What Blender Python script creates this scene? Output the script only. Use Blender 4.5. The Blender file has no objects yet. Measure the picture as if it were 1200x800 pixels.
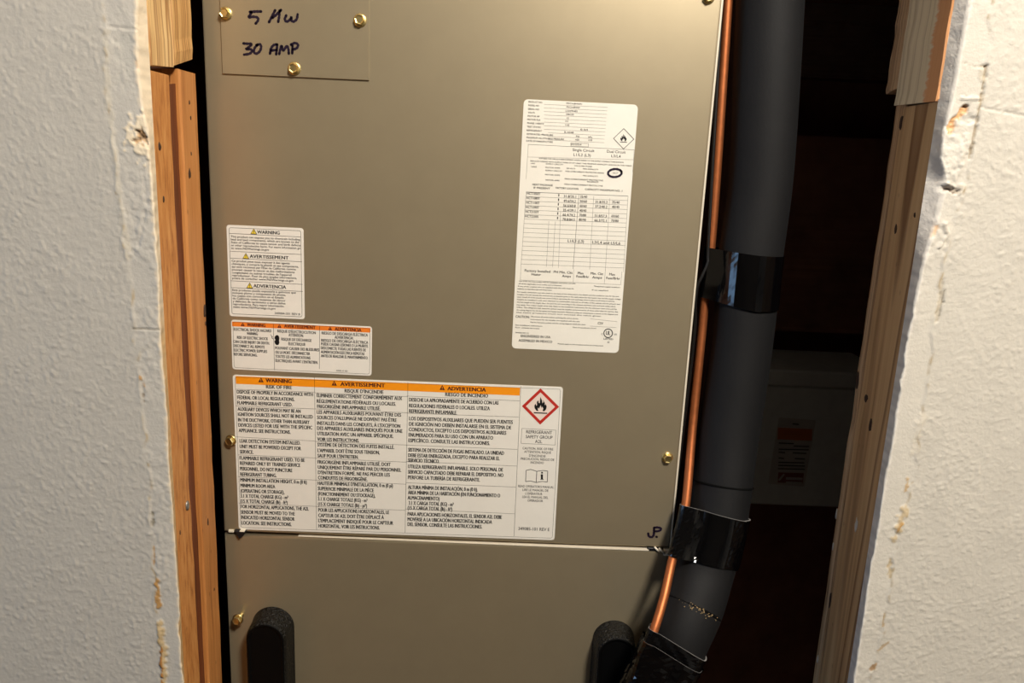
import bpy, math, random
import numpy as np
from mathutils import Matrix, Vector

random.seed(7); rng = np.random.default_rng(11)
scene = bpy.context.scene
COL = scene.collection

# ------------------------------------------------------------------ camera
F = 900.0; CX, CY = 600.0, 400.0
CAM = np.array([0.0, -0.60, 1.45])
PITCH, ROLL, YAW = -0.21850213, -0.04382849, -0.01396312
def _rx(a): c, s = math.cos(a), math.sin(a); return np.array([[1,0,0],[0,c,-s],[0,s,c]])
def _ry(a): c, s = math.cos(a), math.sin(a); return np.array([[c,0,s],[0,1,0],[-s,0,c]])
def _rz(a): c, s = math.cos(a), math.sin(a); return np.array([[c,-s,0],[s,c,0],[0,0,1]])
CM = _rz(YAW) @ _rx(PITCH) @ _ry(ROLL)          # columns: right, forward, up
cam_data = bpy.data.cameras.new('camera'); cam = bpy.data.objects.new('camera', cam_data); COL.objects.link(cam)
cam_data.sensor_width = 36.0; cam_data.lens = 36.0 * F / 1200.0; cam_data.clip_start = 0.01
m = Matrix.Identity(4)
for i in range(3):
    m[i][0] = CM[i, 0]; m[i][1] = CM[i, 2]; m[i][2] = -CM[i, 1]; m[i][3] = CAM[i]
cam.matrix_world = m
scene.camera = cam

# ------------------------------------------------------------------ world, lamps, exposure
world = bpy.data.worlds.new('world'); scene.world = world; world.use_nodes = True
bg = world.node_tree.nodes['Background']
bg.inputs['Color'].default_value = (1.0, 0.93, 0.84, 1); bg.inputs['Strength'].default_value = 0.02

def area(name, loc, target, size, power, color, size_y=None):
    d = bpy.data.lights.new(name, 'AREA'); d.energy = power; d.color = color; d.size = size
    if size_y: d.shape = 'RECTANGLE'; d.size_y = size_y
    else: d.shape = 'DISK'
    o = bpy.data.objects.new(name, d); COL.objects.link(o); o.location = loc
    o.rotation_euler = (Vector(target) - Vector(loc)).to_track_quat('-Z', 'Y').to_euler()
    return o
area('ceiling_lamp', (0.46, -0.96, 2.38), (0.12, 0.0, 1.35), 0.26, 33.5, (1.0, 0.925, 0.82))
area('cool_side_light', (-2.2, -0.70, 1.05), (0.1, -0.2, 1.1), 0.26, 8.5, (0.36, 0.62, 1.0), 1.9)  # unseen cool source at left, shaped to give the tape its blue glints

vs = scene.view_settings
vs.view_transform = 'Standard'; vs.look = 'None'; vs.gamma = 1.0; vs.use_curve_mapping = False
vs.exposure = 0.0
scene.display_settings.display_device = 'sRGB'

# ------------------------------------------------------------------ measured pixel -> point in the room
def ray(x, y): return CM @ np.array([(x - CX) / F, 1.0, -(y - CY) / F])
def P(x, y, Y):
    d = ray(x, y); return CAM + d * ((Y - CAM[1]) / d[1])
def project(pts):
    q = (np.asarray(pts) - CAM) @ CM
    return CX + F * q[:, 0] / q[:, 1], CY - F * q[:, 2] / q[:, 1]

# ------------------------------------------------------------------ materials
def s2l(c):
    return tuple(((v/255)/12.92 if v/255 <= 0.04045 else ((v/255+0.055)/1.055)**2.4) for v in c) + (1.0,)
MATS = {}
def new_mat(name):
    mt = bpy.data.materials.new(name); mt.use_nodes = True
    nt = mt.node_tree; b = nt.nodes['Principled BSDF']; MATS[name] = mt
    return mt, nt, b
def noise(nt, scale, detail=3.0, rough=0.55, vec=None):
    n = nt.nodes.new('ShaderNodeTexNoise'); n.inputs['Scale'].default_value = scale
    n.inputs['Detail'].default_value = detail; n.inputs['Roughness'].default_value = rough
    if vec is not None: nt.links.new(vec, n.inputs['Vector'])
    return n.outputs['Fac']
def coords(nt, scale=(1,1,1), kind='Object'):
    t = nt.nodes.new('ShaderNodeTexCoord'); mp = nt.nodes.new('ShaderNodeMapping')
    mp.inputs['Scale'].default_value = scale; nt.links.new(t.outputs[kind], mp.inputs['Vector'])
    return mp.outputs['Vector']
def ramp(nt, fac, stops):
    r = nt.nodes.new('ShaderNodeValToRGB'); e = r.color_ramp.elements
    while len(e) < len(stops): e.new(0.5)
    for el, (p, c) in zip(e, stops): el.position = p; el.color = c
    nt.links.new(fac, r.inputs['Fac']); return r.outputs['Color']
def bump(nt, b, h, strength, dist):
    n = nt.nodes.new('ShaderNodeBump'); n.inputs['Strength'].default_value = strength; n.inputs['Distance'].default_value = dist
    nt.links.new(h, n.inputs['Height']); nt.links.new(n.outputs['Normal'], b.inputs['Normal'])
def mix(nt, fac, a, c, mode='MIX'):
    n = nt.nodes.new('ShaderNodeMix'); n.data_type = 'RGBA'; n.blend_type = mode
    for sock, v in ((n.inputs['Factor'], fac), (n.inputs[6], a), (n.inputs[7], c)):
        if hasattr(v, 'links'): nt.links.new(v, sock)
        else: sock.default_value = v
    return n.outputs[2]
def plain(name, rgb, rough=0.5, metal=0.0, var=0.06, nscale=60, bstr=0.0, bscale=400, bdist=0.0005, spec=0.5, coat=0.0):
    mt, nt, b = new_mat(name)
    v = coords(nt); f = noise(nt, nscale, 3, 0.6, v); c = s2l(rgb)
    lo = tuple(x*(1-var) for x in c[:3]) + (1,); hi = tuple(min(1, x*(1+var)) for x in c[:3]) + (1,)
    nt.links.new(ramp(nt, f, [(0.3, lo), (0.7, hi)]), b.inputs['Base Color'])
    b.inputs['Roughness'].default_value = rough; b.inputs['Metallic'].default_value = metal
    b.inputs['Specular IOR Level'].default_value = spec; b.inputs['Coat Weight'].default_value = coat
    if bstr: bump(nt, b, noise(nt, bscale, 3, 0.6, v), bstr, bdist)
    return mt
def wood(name, base, light, dark, grain=(170, 170, 3.0), line=0.5, rough=0.6, speck=0.0, stain=None, rings=(28,28,0.7)):
    """grain runs along Z; three tones plus thin dark growth lines and optional dark nail/pore specks"""
    mt, nt, b = new_mat(name)
    v = coords(nt, grain); g = noise(nt, 1.0, 5, 0.62, v)
    col = ramp(nt, g, [(0.28, s2l(dark)), (0.47, s2l(base)), (0.72, s2l(light))])
    v2 = coords(nt, rings)
    g2 = noise(nt, 1.0, 1.5, 0.5, v2)
    fm = nt.nodes.new('ShaderNodeMath'); fm.operation = 'MULTIPLY'; nt.links.new(g2, fm.inputs[0]); fm.inputs[1].default_value = 11.0
    fr_ = nt.nodes.new('ShaderNodeMath'); fr_.operation = 'FRACT'; nt.links.new(fm.outputs[0], fr_.inputs[0])
    lm = ramp(nt, fr_.outputs[0], [(0.0, (line, line, line, 1)), (0.30, (0, 0, 0, 1)), (0.9, (0, 0, 0, 1)), (1.0, (line, line, line, 1))])
    col = mix(nt, lm, col, s2l(dark))
    if stain:
        (y0, noise_amp, srgb) = stain     # a stained band on the face, ragged edge
        t = nt.nodes.new('ShaderNodeTexCoord'); sp = nt.nodes.new('ShaderNodeSeparateXYZ'); nt.links.new(t.outputs['Object'], sp.inputs[0])
        nf = noise(nt, 1.0, 4, 0.7, coords(nt, (60, 60, 260)))
        a = nt.nodes.new('ShaderNodeMath'); a.operation = 'MULTIPLY_ADD'; nt.links.new(nf, a.inputs[0]); a.inputs[1].default_value = noise_amp; nt.links.new(sp.outputs['Y'], a.inputs[2])
        th = ramp(nt, a.outputs[0], [(0.0, (1,1,1,1)), (1.0, (0,0,0,1))])
        mr = nt.nodes.new('ShaderNodeMapRange'); mr.inputs['From Min'].default_value = y0; mr.inputs['From Max'].default_value = y0 + 0.004
        mr.inputs['To Min'].default_value = 0.85; mr.inputs['To Max'].default_value = 0.0
        nt.links.new(a.outputs[0], mr.inputs['Value'])
        col = mix(nt, mr.outputs['Result'], col, s2l(srgb))
    if speck:
        vo = nt.nodes.new('ShaderNodeTexVoronoi'); vo.inputs['Scale'].default_value = 1.0
        nt.links.new(coords(nt, (95, 95, 38)), vo.inputs['Vector'])
        sm = ramp(nt, vo.outputs['Distance'], [(0.0, (speck,)*3 + (1,)), (0.12, (0,0,0,1))])
        col = mix(nt, sm, col, s2l((52, 34, 20)))
    nt.links.new(col, b.inputs['Base Color'])
    b.inputs['Roughness'].default_value = rough; b.inputs['Specular IOR Level'].default_value = 0.35
    bump(nt, b, g, 0.35, 0.0012)
    return mt
def paint_mat(name, rough, bs):
    """wall paint: colour from the vertex attribute (paint, paper, caulk), fine stipple bump"""
    mt, nt, b = new_mat(name)
    a = nt.nodes.new('ShaderNodeVertexColor'); a.layer_name = 'Col'
    v = coords(nt); f = noise(nt, 35, 4, 0.6, v)
    k = ramp(nt, f, [(0.3, (0.94, 0.94, 0.94, 1)), (0.7, (1, 1, 1, 1))])
    nt.links.new(mix(nt, 1.0, a.outputs['Color'], k, 'MULTIPLY'), b.inputs['Base Color'])
    b.inputs['Roughness'].default_value = rough; b.inputs['Specular IOR Level'].default_value = 0.35
    bump(nt, b, noise(nt, 330, 3, 0.6, v), bs, 0.0012)
    return mt

M = {
 'wall': paint_mat('wall_paint', 0.5, 0.4),
 'wall_plain': plain('wall_paint_plain', (214, 208, 196), 0.6, bstr=0.3, bscale=180, bdist=0.001),
 'room_tan': plain('tan_room_paint', (138, 126, 112), 0.7),
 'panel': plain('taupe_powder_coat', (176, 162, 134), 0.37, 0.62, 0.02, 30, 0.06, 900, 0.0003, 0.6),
 'lit_edge_tab': plain('lit_edge_and_tab_metal', (226, 216, 196), 0.35, 0.0, 0.03, 30, spec=0.7),  # paler than the panel: edge highlights put into colour; bare tabs share it
 'sticker': plain('label_vinyl', (232, 228, 219), 0.42, var=0.015, spec=0.4),
 'plate': plain('label_paper', (234, 230, 219), 0.5, var=0.015, spec=0.35),
 'ink': plain('black_ink', (18, 17, 18), 0.55, spec=0.3),
 'grey_ink': plain('grey_print', (38, 36, 36), 0.55, spec=0.3),
 'orange': plain('orange_print', (244, 150, 20), 0.45, var=0.03),
 'deep_orange': plain('deep_orange_print', (236, 128, 40), 0.45, var=0.03),
 'maroon': plain('dark_red_ink', (70, 14, 20), 0.5),
 'yellow': plain('yellow_print', (232, 205, 70), 0.5),
 'red': plain('red_print', (186, 40, 30), 0.5),
 'pinkish': plain('pale_pink_print', (232, 214, 204), 0.5),
 'marker': plain('purple_black_marker', (26, 12, 38), 0.4),
 'brass': plain('yellow_zinc_plating', (236, 214, 150), 0.34, 1.0, 0.12, 300),
 'plastic': plain('black_handle_plastic', (3, 3, 3), 0.5, 0.0, 0.2, 300, 0.4, 900, 0.0005, 0.2),
 'plastic_top': plain('black_stippled_plastic', (3, 3, 3), 0.38, 0.0, 0.3, 500, 1.0, 330, 0.004, 0.35),
 'copper': plain('copper', (190, 114, 70), 0.5, 0.85, 0.10, 120, 0.1, 300, 0.0004),
 'foam': plain('black_foam_insulation', (13, 13, 15), 0.72, 0.0, 0.12, 40, 0.25, 500, 0.0006, 0.35),
 'foam_dark': plain('dark_foam_joint', (8, 8, 8), 0.9, spec=0.1),  # near-black seam lines round the foam sleeve
 'tape': plain('black_vinyl_tape', (4, 4, 5), 0.12, 0.0, 0.1, 200, 0.05, 240, 0.0005, 0.5, 0.0),
 'tape_edge': plain('tape_adhesive_edge', (150, 148, 145), 0.35, 0.0, 0.25, 300),
 'wire': plain('black_wire_sheath', (14, 13, 13), 0.45),
 'dust': plain('pale_dust', (150, 128, 92), 0.9, 0, 0.3, 300),
 'rubber': plain('black_rubber', (20, 20, 24), 0.4),
 'dark_metal': plain('dark_cabinet_metal', (70, 62, 50), 0.5),
 'box_grey': plain('grey_enclosure', (198, 202, 198), 0.5, var=0.05),
 'muted_label': plain('muted_label_white', (176, 172, 166), 0.5),  # muted white, orange and red tones for the box label
 'muted_orange': plain('muted_orange_print', (176, 96, 50), 0.5),
 'muted_red': plain('muted_red_print', (120, 60, 52), 0.5),
 'knot': plain('dark_knot', (58, 34, 18), 0.7), 'nail': plain('steel_nail', (150, 146, 140), 0.4, 0.8), 'fleck': plain('paint_fleck', (206, 196, 180), 0.7),
 'closet': plain('dark_stained_plywood', (138, 92, 72), 0.8, 0, 0.25, 14, 0.3, 60, 0.002),
 'closet_stud': plain('old_dark_stud', (96, 72, 62), 0.8, 0, 0.25, 20, 0.3, 60, 0.002),
 'floor': plain('brown_floor', (70, 54, 42), 0.5, 0, 0.2, 6),
 'jamb': wood('orange_stained_jamb', (188, 124, 66), (206, 146, 86), (150, 92, 44), (130, 130, 5), 0.12, 0.5, 0.75),
 'jamb_rough': wood('rough_orange_jamb', (190, 126, 66), (208, 150, 88), (146, 88, 42), (260, 260, 40), 0.05, 0.6, 0.5),
 'jamb_dark': wood('dark_jamb_strip', (104, 54, 28), (118, 64, 34), (80, 40, 20), (130, 130, 5), 0.1, 0.55, 0.2),
 'pine': wood('pale_pine', (228, 190, 132), (240, 210, 158), (150, 96, 48), (140, 140, 2.5), 0.8, 0.6, 0.2, rings=(30, 30, 0.8)),
 'pine_grain': wood('grainy_pine', (204, 156, 96), (224, 182, 122), (120, 70, 32), (220, 220, 3), 0.8, 0.6, 0.2, rings=(60, 60, 1.5)),
 'stud': wood('weathered_brown_stud', (196, 154, 106), (216, 178, 130), (116, 76, 46), (90, 90, 1.6), 0.8, 0.6, 0.45, rings=(15, 15, 0.6)),
 'stud_rough': wood('rough_stud_edge', (192, 150, 106), (222, 188, 146), (104, 70, 44), (300, 300, 4), 0.5, 0.7, 0.4, rings=(70, 70, 1.2)),
 'stud_top': wood('pine_with_orange_stain', (232, 210, 170), (242, 224, 190), (166, 130, 88), (130, 130, 2.2), 0.45, 0.6, 0.1, (-0.008, 0.016, (228, 156, 98)), rings=(26, 26, 2.0)),
}

# ------------------------------------------------------------------ object helpers
WORLD_LOC = {}
def props(o, label=None, category=None, group=None, kind=None):
    if label: o['label'] = label
    if category: o['category'] = category
    if group: o['group'] = group
    if kind: o['kind'] = kind
    return o
def empty(name, loc):
    o = bpy.data.objects.new(name, None); o.empty_display_size = 0.05; o.location = loc; COL.objects.link(o)
    WORLD_LOC[o.name] = np.array(loc, float); return o
def link_mesh(name, me, center, parent):
    o = bpy.data.objects.new(name, me); COL.objects.link(o)
    if parent is not None:
        o.parent = parent; o.location = center - WORLD_LOC[parent.name]
    else: o.location = center
    WORLD_LOC[o.name] = np.array(center, float)
    return o
class MB:
    def __init__(s): s.v = []; s.f = []; s.sm = []; s.mi = []
    def add(s, vs_, fs, smooth=False, mi=0):
        n = len(s.v); s.v.extend([tuple(map(float, p)) for p in vs_])
        for f in fs: s.f.append(tuple(n + i for i in f)); s.sm.append(smooth); s.mi.append(mi)
        return s
    def loft(s, rings, smooth=True, cap0=True, cap1=True, closed=True, mi=0, capmi=None):
        k = len(rings[0]); vs_ = [p for r in rings for p in r]; fs = []
        for i in range(len(rings)-1):
            for j in range(k if closed else k-1):
                a = i*k + j; b_ = i*k + (j+1) % k; fs.append((a, b_, b_+k, a+k))
        n0 = len(s.v); s.add(vs_, fs, smooth, mi)
        cm = mi if capmi is None else capmi
        if cap0: s.f.append(tuple(n0 + i for i in reversed(range(k)))); s.sm.append(False); s.mi.append(cm)
        if cap1: s.f.append(tuple(n0 + (len(rings)-1)*k + i for i in range(k))); s.sm.append(False); s.mi.append(cm)
        return s
    def box(s, x0, x1, y0, y1, z0, z1, c=0.0, mi=0):
        """box with chamfered edges (c)"""
        if c <= 0:
            v = [(x, y, z) for x in (x0, x1) for y in (y0, y1) for z in (z0, z1)]
            return s.add(v, [(0,1,3,2),(4,6,7,5),(0,4,5,1),(2,3,7,6),(0,2,6,4),(1,5,7,3)], False, mi)
        def ring(z, i):
            a0, a1, b0, b1 = x0+i, x1-i, y0+i, y1-i; k = c
            return [(a0+k, b0, z), (a1-k, b0, z), (a1, b0+k, z), (a1, b1-k, z), (a1-k, b1, z), (a0+k, b1, z), (a0, b1-k, z), (a0, b0+k, z)]
        return s.loft([ring(z0, c), ring(z0+c, 0), ring(z1-c, 0), ring(z1, c)], False, mi=mi)
    def build(s, name, mat, parent=None, extra=()):
        v = np.array(s.v, float); c = (v.min(0) + v.max(0)) / 2
        if parent is None: c[2] = v[:, 2].min()
        me = bpy.data.meshes.new(name); me.from_pydata([tuple(p) for p in (v - c)], [], s.f)
        me.materials.append(mat)
        for e in extra: me.materials.append(e)
        me.polygons.foreach_set('use_smooth', s.sm); me.polygons.foreach_set('material_index', s.mi); me.update()
        return link_mesh(name, me, c, parent)

def frames(path):
    """parallel-transported frames along a polyline"""
    p = np.array(path, float); t = np.gradient(p, axis=0); t /= np.linalg.norm(t, axis=1)[:, None]
    n = np.array([1.0, 0, 0]); out = []
    for i in range(len(p)):
        n = n - t[i] * n.dot(t[i]); n /= np.linalg.norm(n); out.append((p[i], t[i], n.copy(), np.cross(t[i], n)))
    return out
def spline(pts, n):
    """Catmull-Rom through points, n samples"""
    p = np.array(pts, float); p = np.vstack([2*p[0]-p[1], p, 2*p[-1]-p[-2]]); out = []
    segs = len(p) - 3
    for i in range(n):
        u = i/(n-1)*segs; k = min(int(u), segs-1); t = u-k; a, b, c, d = p[k:k+4]
        out.append(0.5*((2*b) + (c-a)*t + (2*a-5*b+4*c-d)*t*t + (3*b-a-3*c+d)*t**3))
    return np.array(out)
def tube(mb, path, r, n=16, smooth=True, mi=0):
    rr = r if hasattr(r, '__len__') else [r]*len(path); rings = []
    for (c, t, a, b), q in zip(frames(path), rr):
        rings.append([c + q*(math.cos(k/n*2*math.pi)*a + math.sin(k/n*2*math.pi)*b) for k in range(n)])
    return mb.loft(rings, smooth, mi=mi)

def lattice(shape_u, shape_v, seed):
    """smooth value noise at coordinates u,v (arrays in lattice units)"""
    r = np.random.default_rng(seed); T = r.random((257, 257))
    u, v = shape_u, shape_v; iu, iv = np.floor(u).astype(int), np.floor(v).astype(int); fu, fv = u-iu, v-iv
    fu = fu*fu*(3-2*fu); fv = fv*fv*(3-2*fv); iu %= 256; iv %= 256
    return (T[iu, iv]*(1-fu) + T[iu+1, iv]*fu)*(1-fv) + (T[iu, iv+1]*(1-fu) + T[iu+1, iv+1]*fu)*fv

# ------------------------------------------------------------------ drywall beside the opening
def seg_dist(px, py, line):
    d = np.full(px.shape, 1e9)
    for (x0, y0), (x1, y1) in zip(line[:-1], line[1:]):
        vx, vy = x1-x0, y1-y0; L = vx*vx+vy*vy + 1e-9
        t = np.clip(((px-x0)*vx + (py-y0)*vy)/L, 0, 1)
        d = np.minimum(d, np.hypot(px-x0-t*vx, py-y0-t*vy))
    return d
GY = 0.0127
XJ = {-1: -0.2738, 1: 0.3266}
def drywall(name, side, edge_px, ridge_px, base, edge_col, feats, seed, x_far):
    ez = np.array([P(x, y, 0)[2] for x, y in edge_px]); ex = np.array([P(x, y, 0)[0] for x, y in edge_px])
    rz_ = np.array([P(x, y, 0)[2] for x, y in ridge_px]); rx_ = np.array([P(x, y, 0)[0] for x, y in ridge_px])
    o = np.argsort(ez); ez, ex = ez[o], ex[o]; o = np.argsort(rz_); rz_, rx_ = rz_[o], rx_[o]
    z = np.concatenate([[0, 0.3, 0.6, 0.8], np.arange(0.90, 1.70, 0.0011), [1.72, 1.8, 1.95, 2.1, 2.45]])
    dmax = abs(x_far - np.mean(ex)); d = np.concatenate([np.arange(0, 0.27, 0.0011), [0.29, 0.33, 0.42, 0.6, 0.8, dmax]])
    sd = np.concatenate([[GY, GY*0.75, GY*0.5, GY*0.25], np.zeros(len(d))]); dd = np.concatenate([np.zeros(4), d])   # edge thickness columns, then the face
    Z, D = np.meshgrid(z, dd, indexing='ij'); _, S = np.meshgrid(z, sd, indexing='ij')
    EX = np.interp(Z, ez, ex); RX = np.interp(Z, rz_, rx_)
    chip = np.clip((lattice(Z/0.055, Z*0+2, seed+8)-0.35)*2.5, 0.15, 1)
    jag = chip*((lattice(Z/0.009, Z*0+3, seed+1)-0.5)*0.0020 + (lattice(Z/0.0032, Z*0+9, seed+2)-0.5)*0.0007) + (lattice(Z/0.04, Z*0+5, seed+7)-0.5)*0.0016
    jag2 = (lattice(Z/0.007, S/0.004+7, seed+3)-0.5)*0.0012
    fall = np.clip(1 - D/0.01, 0, 1)*(1 - S/GY)
    X = EX + side*(D) + jag*fall + np.where(S > 0, jag2*np.sin(math.pi*S/GY*0.999) + (XJ[side] - EX)*(S/GY), 0)
    px, py = project(np.stack([X.ravel(), np.zeros(X.size), Z.ravel()], 1)); px = px.reshape(X.shape); py = py.reshape(X.shape)
    out = (X - RX)*side                                            # >0: painted texture beyond the ridge of the old casing line
    wob = (lattice(Z/0.009, Z*0+1, seed+4)-0.5)*0.005
    k = 1/(1+np.exp(-(out+wob)/0.0006))
    peel = lattice(X/0.0034, Z/0.0038, seed+10); fine = lattice(X/0.0024, Z/0.0026, seed+11); big = lattice(X/0.022, Z/0.03, seed+12)
    dots = np.zeros(X.shape); rd = np.random.default_rng(seed+30); r0, c0, st_ = 4, 4, 0.0011      # splattered texture: round drops of paint
    nzr, ncl = int(round(0.80/st_)), int(round(0.27/st_)); ii, jj = np.mgrid[-5:6, -5:6]
    for _ in range(11000):
        a, b = rd.random()*(nzr-12)+6, rd.random()*(ncl-12)+6; ia, ib = int(a), int(b); rr = rd.uniform(0.9, 1.9)*(1.5 if rd.random() < 0.06 else 1); el = rd.uniform(0.7, 1.5)
        q2 = ((ii+ia-a)/rr/el)**2 + ((jj+ib-b)/rr*el)**2
        sl = (slice(r0+ia-5, r0+ia+6), slice(c0+ib-5, c0+ib+6)); dots[sl] = np.maximum(dots[sl], np.exp(-q2)*rd.uniform(0.25, 1.0)*min(1.2, rr/1.3))
    tex = dots*0.00052*(0.45+0.9*big) + fine*0.00018 + big*0.0004
    rough = (peel*0.0007 + fine*0.0005)*np.clip((big-0.35)*3, 0.1, 1)
    H = k*(tex + 0.0005) + (1-k)*rough + np.exp(-((out+wob)/0.0011)**2)*0.0008*np.clip(lattice(Z/0.012, X/0.01, seed+14)*2.6-0.9, 0, 1)
    C_ = np.empty(X.shape + (3,)); C_[:] = np.array(s2l(base)[:3])
    tint = np.array(s2l((base[0]+4, base[1]+4, base[2]+4))[:3]); C_ = C_*k[..., None] + tint*(1-k[..., None])
    sp = np.exp(-((out+wob)/0.0010)**2)*np.clip(lattice(Z/0.005, X/0.004, seed+15)*2.6-1.45, 0, 1)
    C_ += (np.array(s2l((176, 156, 122))[:3]) - C_)*np.clip(sp, 0, 0.8)[..., None]
    nz = lattice(X/0.0030, Z/0.0034, seed+20); nz2 = lattice(X/0.0016, Z/0.0018, seed+21)
    for line, r, col, dh, amt in feats:
        q = seg_dist(px, py, line) + (nz-0.5)*r*1.5 + (nz2-0.5)*r*0.7
        w = np.clip((r-q)/(0.45*r), 0, 1); w = w*w*(3-2*w)
        H = H + w*dh*(0.6+0.8*nz2)
        if col is not None: C_ += (np.array(s2l(col)[:3]) - C_)*(w*amt)[..., None]
    em = (S > 0)
    ecol = np.array(s2l(edge_col)[:3]); ez_ = np.clip((1.335 - Z)/0.03, 0, 1)[..., None]*(side < 0); ecolz = ecol*(1-ez_) + np.array(s2l((212, 178, 130))[:3])*ez_
    C_[em] = ecolz[em]*(0.8+0.3*nz[em])[..., None]
    near = np.clip(1 - D/0.0024 + (nz-0.5)*1.2, 0, 1)*(~em)
    C_ += (ecol - C_)*(near*0.8)[..., None]
    Yc = np.where(em, S, -np.where(D > 0.28, 0.0012, H))
    nR, nC = X.shape; V = np.stack([X, Yc, Z], -1).reshape(-1, 3)
    a = (np.arange(nR-1)[:, None]*nC + np.arange(nC-1)[None, :]).ravel()
    q = np.stack([a, a+1, a+1+nC, a+nC], 1) if side > 0 else np.stack([a, a+nC, a+1+nC, a+1], 1)
    c = np.array([V[:, 0].mean(), 0.0, 0.0]); V = V - c
    # back sheet so the board has thickness
    xb0, xb1 = EX[:, 0].mean() + side*0.004, x_far
    nb = len(V); back = np.array([[xb0, GY, 0], [xb1, GY, 0], [xb1, GY, 2.45], [xb0, GY, 2.45]]) - c
    V = np.vstack([V, back]); q = np.vstack([q, [[nb, nb+1, nb+2, nb+3]]])
    me = bpy.data.meshes.new(name); me.vertices.add(len(V)); me.vertices.foreach_set('co', V.ravel())
    me.loops.add(q.size); me.loops.foreach_set('vertex_index', q.ravel().astype(np.int32))
    me.polygons.add(len(q)); me.polygons.foreach_set('loop_start', np.arange(0, q.size, 4, dtype=np.int32))
    me.update(calc_edges=True); me.polygons.foreach_set('use_smooth', np.ones(len(q), bool))
    at = me.color_attributes.new('Col', 'FLOAT_COLOR', 'POINT')
    cc = np.ones((len(V), 4)); cc[:nb, :3] = C_.reshape(-1, 3); at.data.foreach_set('color', cc.ravel())
    me.materials.append(M['wall']); me.validate(); me.update()
    return link_mesh(name, me, c, None)

tan, cream, caulk, darkc = (198, 158, 112), (236, 220, 192), (188, 140, 72), (110, 88, 64)
left_feats = [
 ([(125, 35), (126, 100), (134, 170), (142, 240), (150, 300)], 3.4, (200, 190, 168), 0.0004, 0.3), ([(164, 40), (166, 100), (174, 140)], 3.0, (236, 214, 178), 0.0005, 0.7), ([(176, 185), (180, 250)], 2.6, (232, 218, 192), 0.0006, 0.6),
 ([(146, 52), (150, 78), (152, 95)], 13, (190, 187, 178), -0.0004, 0.5),
 ([(124, 31), (160, 35)], 1.6, None, -0.0007, 0),
 ([(165, 140), (160, 162), (172, 178)], 13, cream, 0.0010, 0.9),
 ([(164, 158), (170, 166)], 7, tan, -0.0022, 0.85), ([(160, 152), (176, 172)], 1.4, darkc, -0.0012, 0.9), ([(156, 164), (178, 158)], 1.2, darkc, -0.0010, 0.8),
 ([(164, 70), (165, 82), (168, 90)], 5, (226, 190, 145), -0.0006, 0.8),
 ([(158, 250), (156, 300)], 5, None, -0.0006, 0), ([(160, 300), (172, 240), (168, 200)], 1.5, None, -0.0006, 0),
 ([(156, 385), (186, 386)], 1.0, (150, 140, 122), -0.0010, 0.6),
 ([(166, 442), (169, 452)], 2.0, caulk, 0.0006, 0.8), ([(168, 462), (169, 470)], 1.4, darkc, -0.0006, 0.6),
 ([(179, 600), (180, 614)], 2.6, (120, 112, 92), -0.0008, 0.7), ([(181, 640), (181, 662)], 1.3, caulk, -0.0004, 0.7),
 ([(184, 680), (186, 710)], 2.8, caulk, 0.0010, 0.9), ([(187, 730), (192, 768), (192, 815)], 4.2, (202, 172, 118), 0.0012, 0.75),
 ([(189, 758), (191, 800)], 1.8, (176, 116, 44), 0.0006, 0.9), ([(188, 655), (193, 690)], 6, None, 0.0005, 0),
]
right_feats = [
 ([(1131, 74), (1143, 78), (1156, 77)], 1.5, (170, 155, 132), -0.0009, 0.6),
 ([(1156, 77), (1149, 120), (1136, 185)], 1.5, (150, 134, 110), -0.0014, 0.75),
 ([(1148, 82), (1152, 95)], 3.5, (196, 184, 162), 0.0006, 0.5),
 ([(1128, 115), (1146, 116)], 2.0, None, 0.0012, 0), ([(1150, 126), (1168, 130), (1206, 137)], 1.4, None, -0.0009, 0),
 ([(1112, 153), (1118, 140), (1132, 127)], 5.0, (222, 172, 120), -0.0022, 0.95), ([(1128, 124), (1138, 124)], 2.0, (120, 84, 56), -0.0020, 0.8),
 ([(1130, 140), (1140, 138)], 5, (206, 200, 190), -0.0012, 0.4), ([(1120, 170), (1112, 200)], 12, (232, 226, 214), 0.0010, 0.4),
 ([(1132, 160), (1126, 190)], 4, None, 0.0008, 0),
 ([(1100, 221), (1110, 219), (1120, 224)], 3.2, (128, 108, 92), -0.0035, 0.8), ([(1110, 214), (1124, 226), (1126, 218)], 2.6, (226, 214, 194), 0.0014, 0.5),
 ([(1094, 262), (1090, 272)], 6, (228, 190, 150), -0.0010, 0.85), ([(1106, 262), (1110, 274), (1100, 290)], 2.2, (206, 196, 180), 0.0016, 0.4),
 ([(1104, 328), (1102, 352), (1098, 374)], 2.6, (188, 176, 154), -0.0012, 0.55), ([(1107, 340), (1101, 370)], 1.0, (130, 118, 98), -0.001, 0.6),
 ([(1064, 560), (1062, 575)], 2.4, (196, 160, 104), 0.0004, 0.7),
 ([(1058, 596), (1055, 612), (1048, 630)], 4.6, (206, 180, 132), 0.0008, 0.7), ([(1056, 612), (1050, 622)], 2.0, (184, 140, 78), 0.0006, 0.8),
 ([(1044, 655), (1043, 676)], 3.0, (190, 168, 126), -0.0006, 0.7), ([(1036, 718), (1034, 735)], 1.4, (172, 140, 90), -0.0004, 0.7),
 ([(1040, 752), (1028, 762)], 1.6, (176, 142, 92), 0, 0.6), ([(1026, 776), (1021, 784)], 2.0, (166, 126, 76), -0.0004, 0.8), ([(1080, 488), (1070, 530)], 5, (222, 212, 192), 0.0004, 0.4),
]
edgeL = [(160, -40), (160, 0), (161, 45), (162, 87), (164, 117), (171, 150), (176, 200), (184, 292), (189, 390), (194, 480), (203, 600), (214, 800), (218, 870)]
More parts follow.
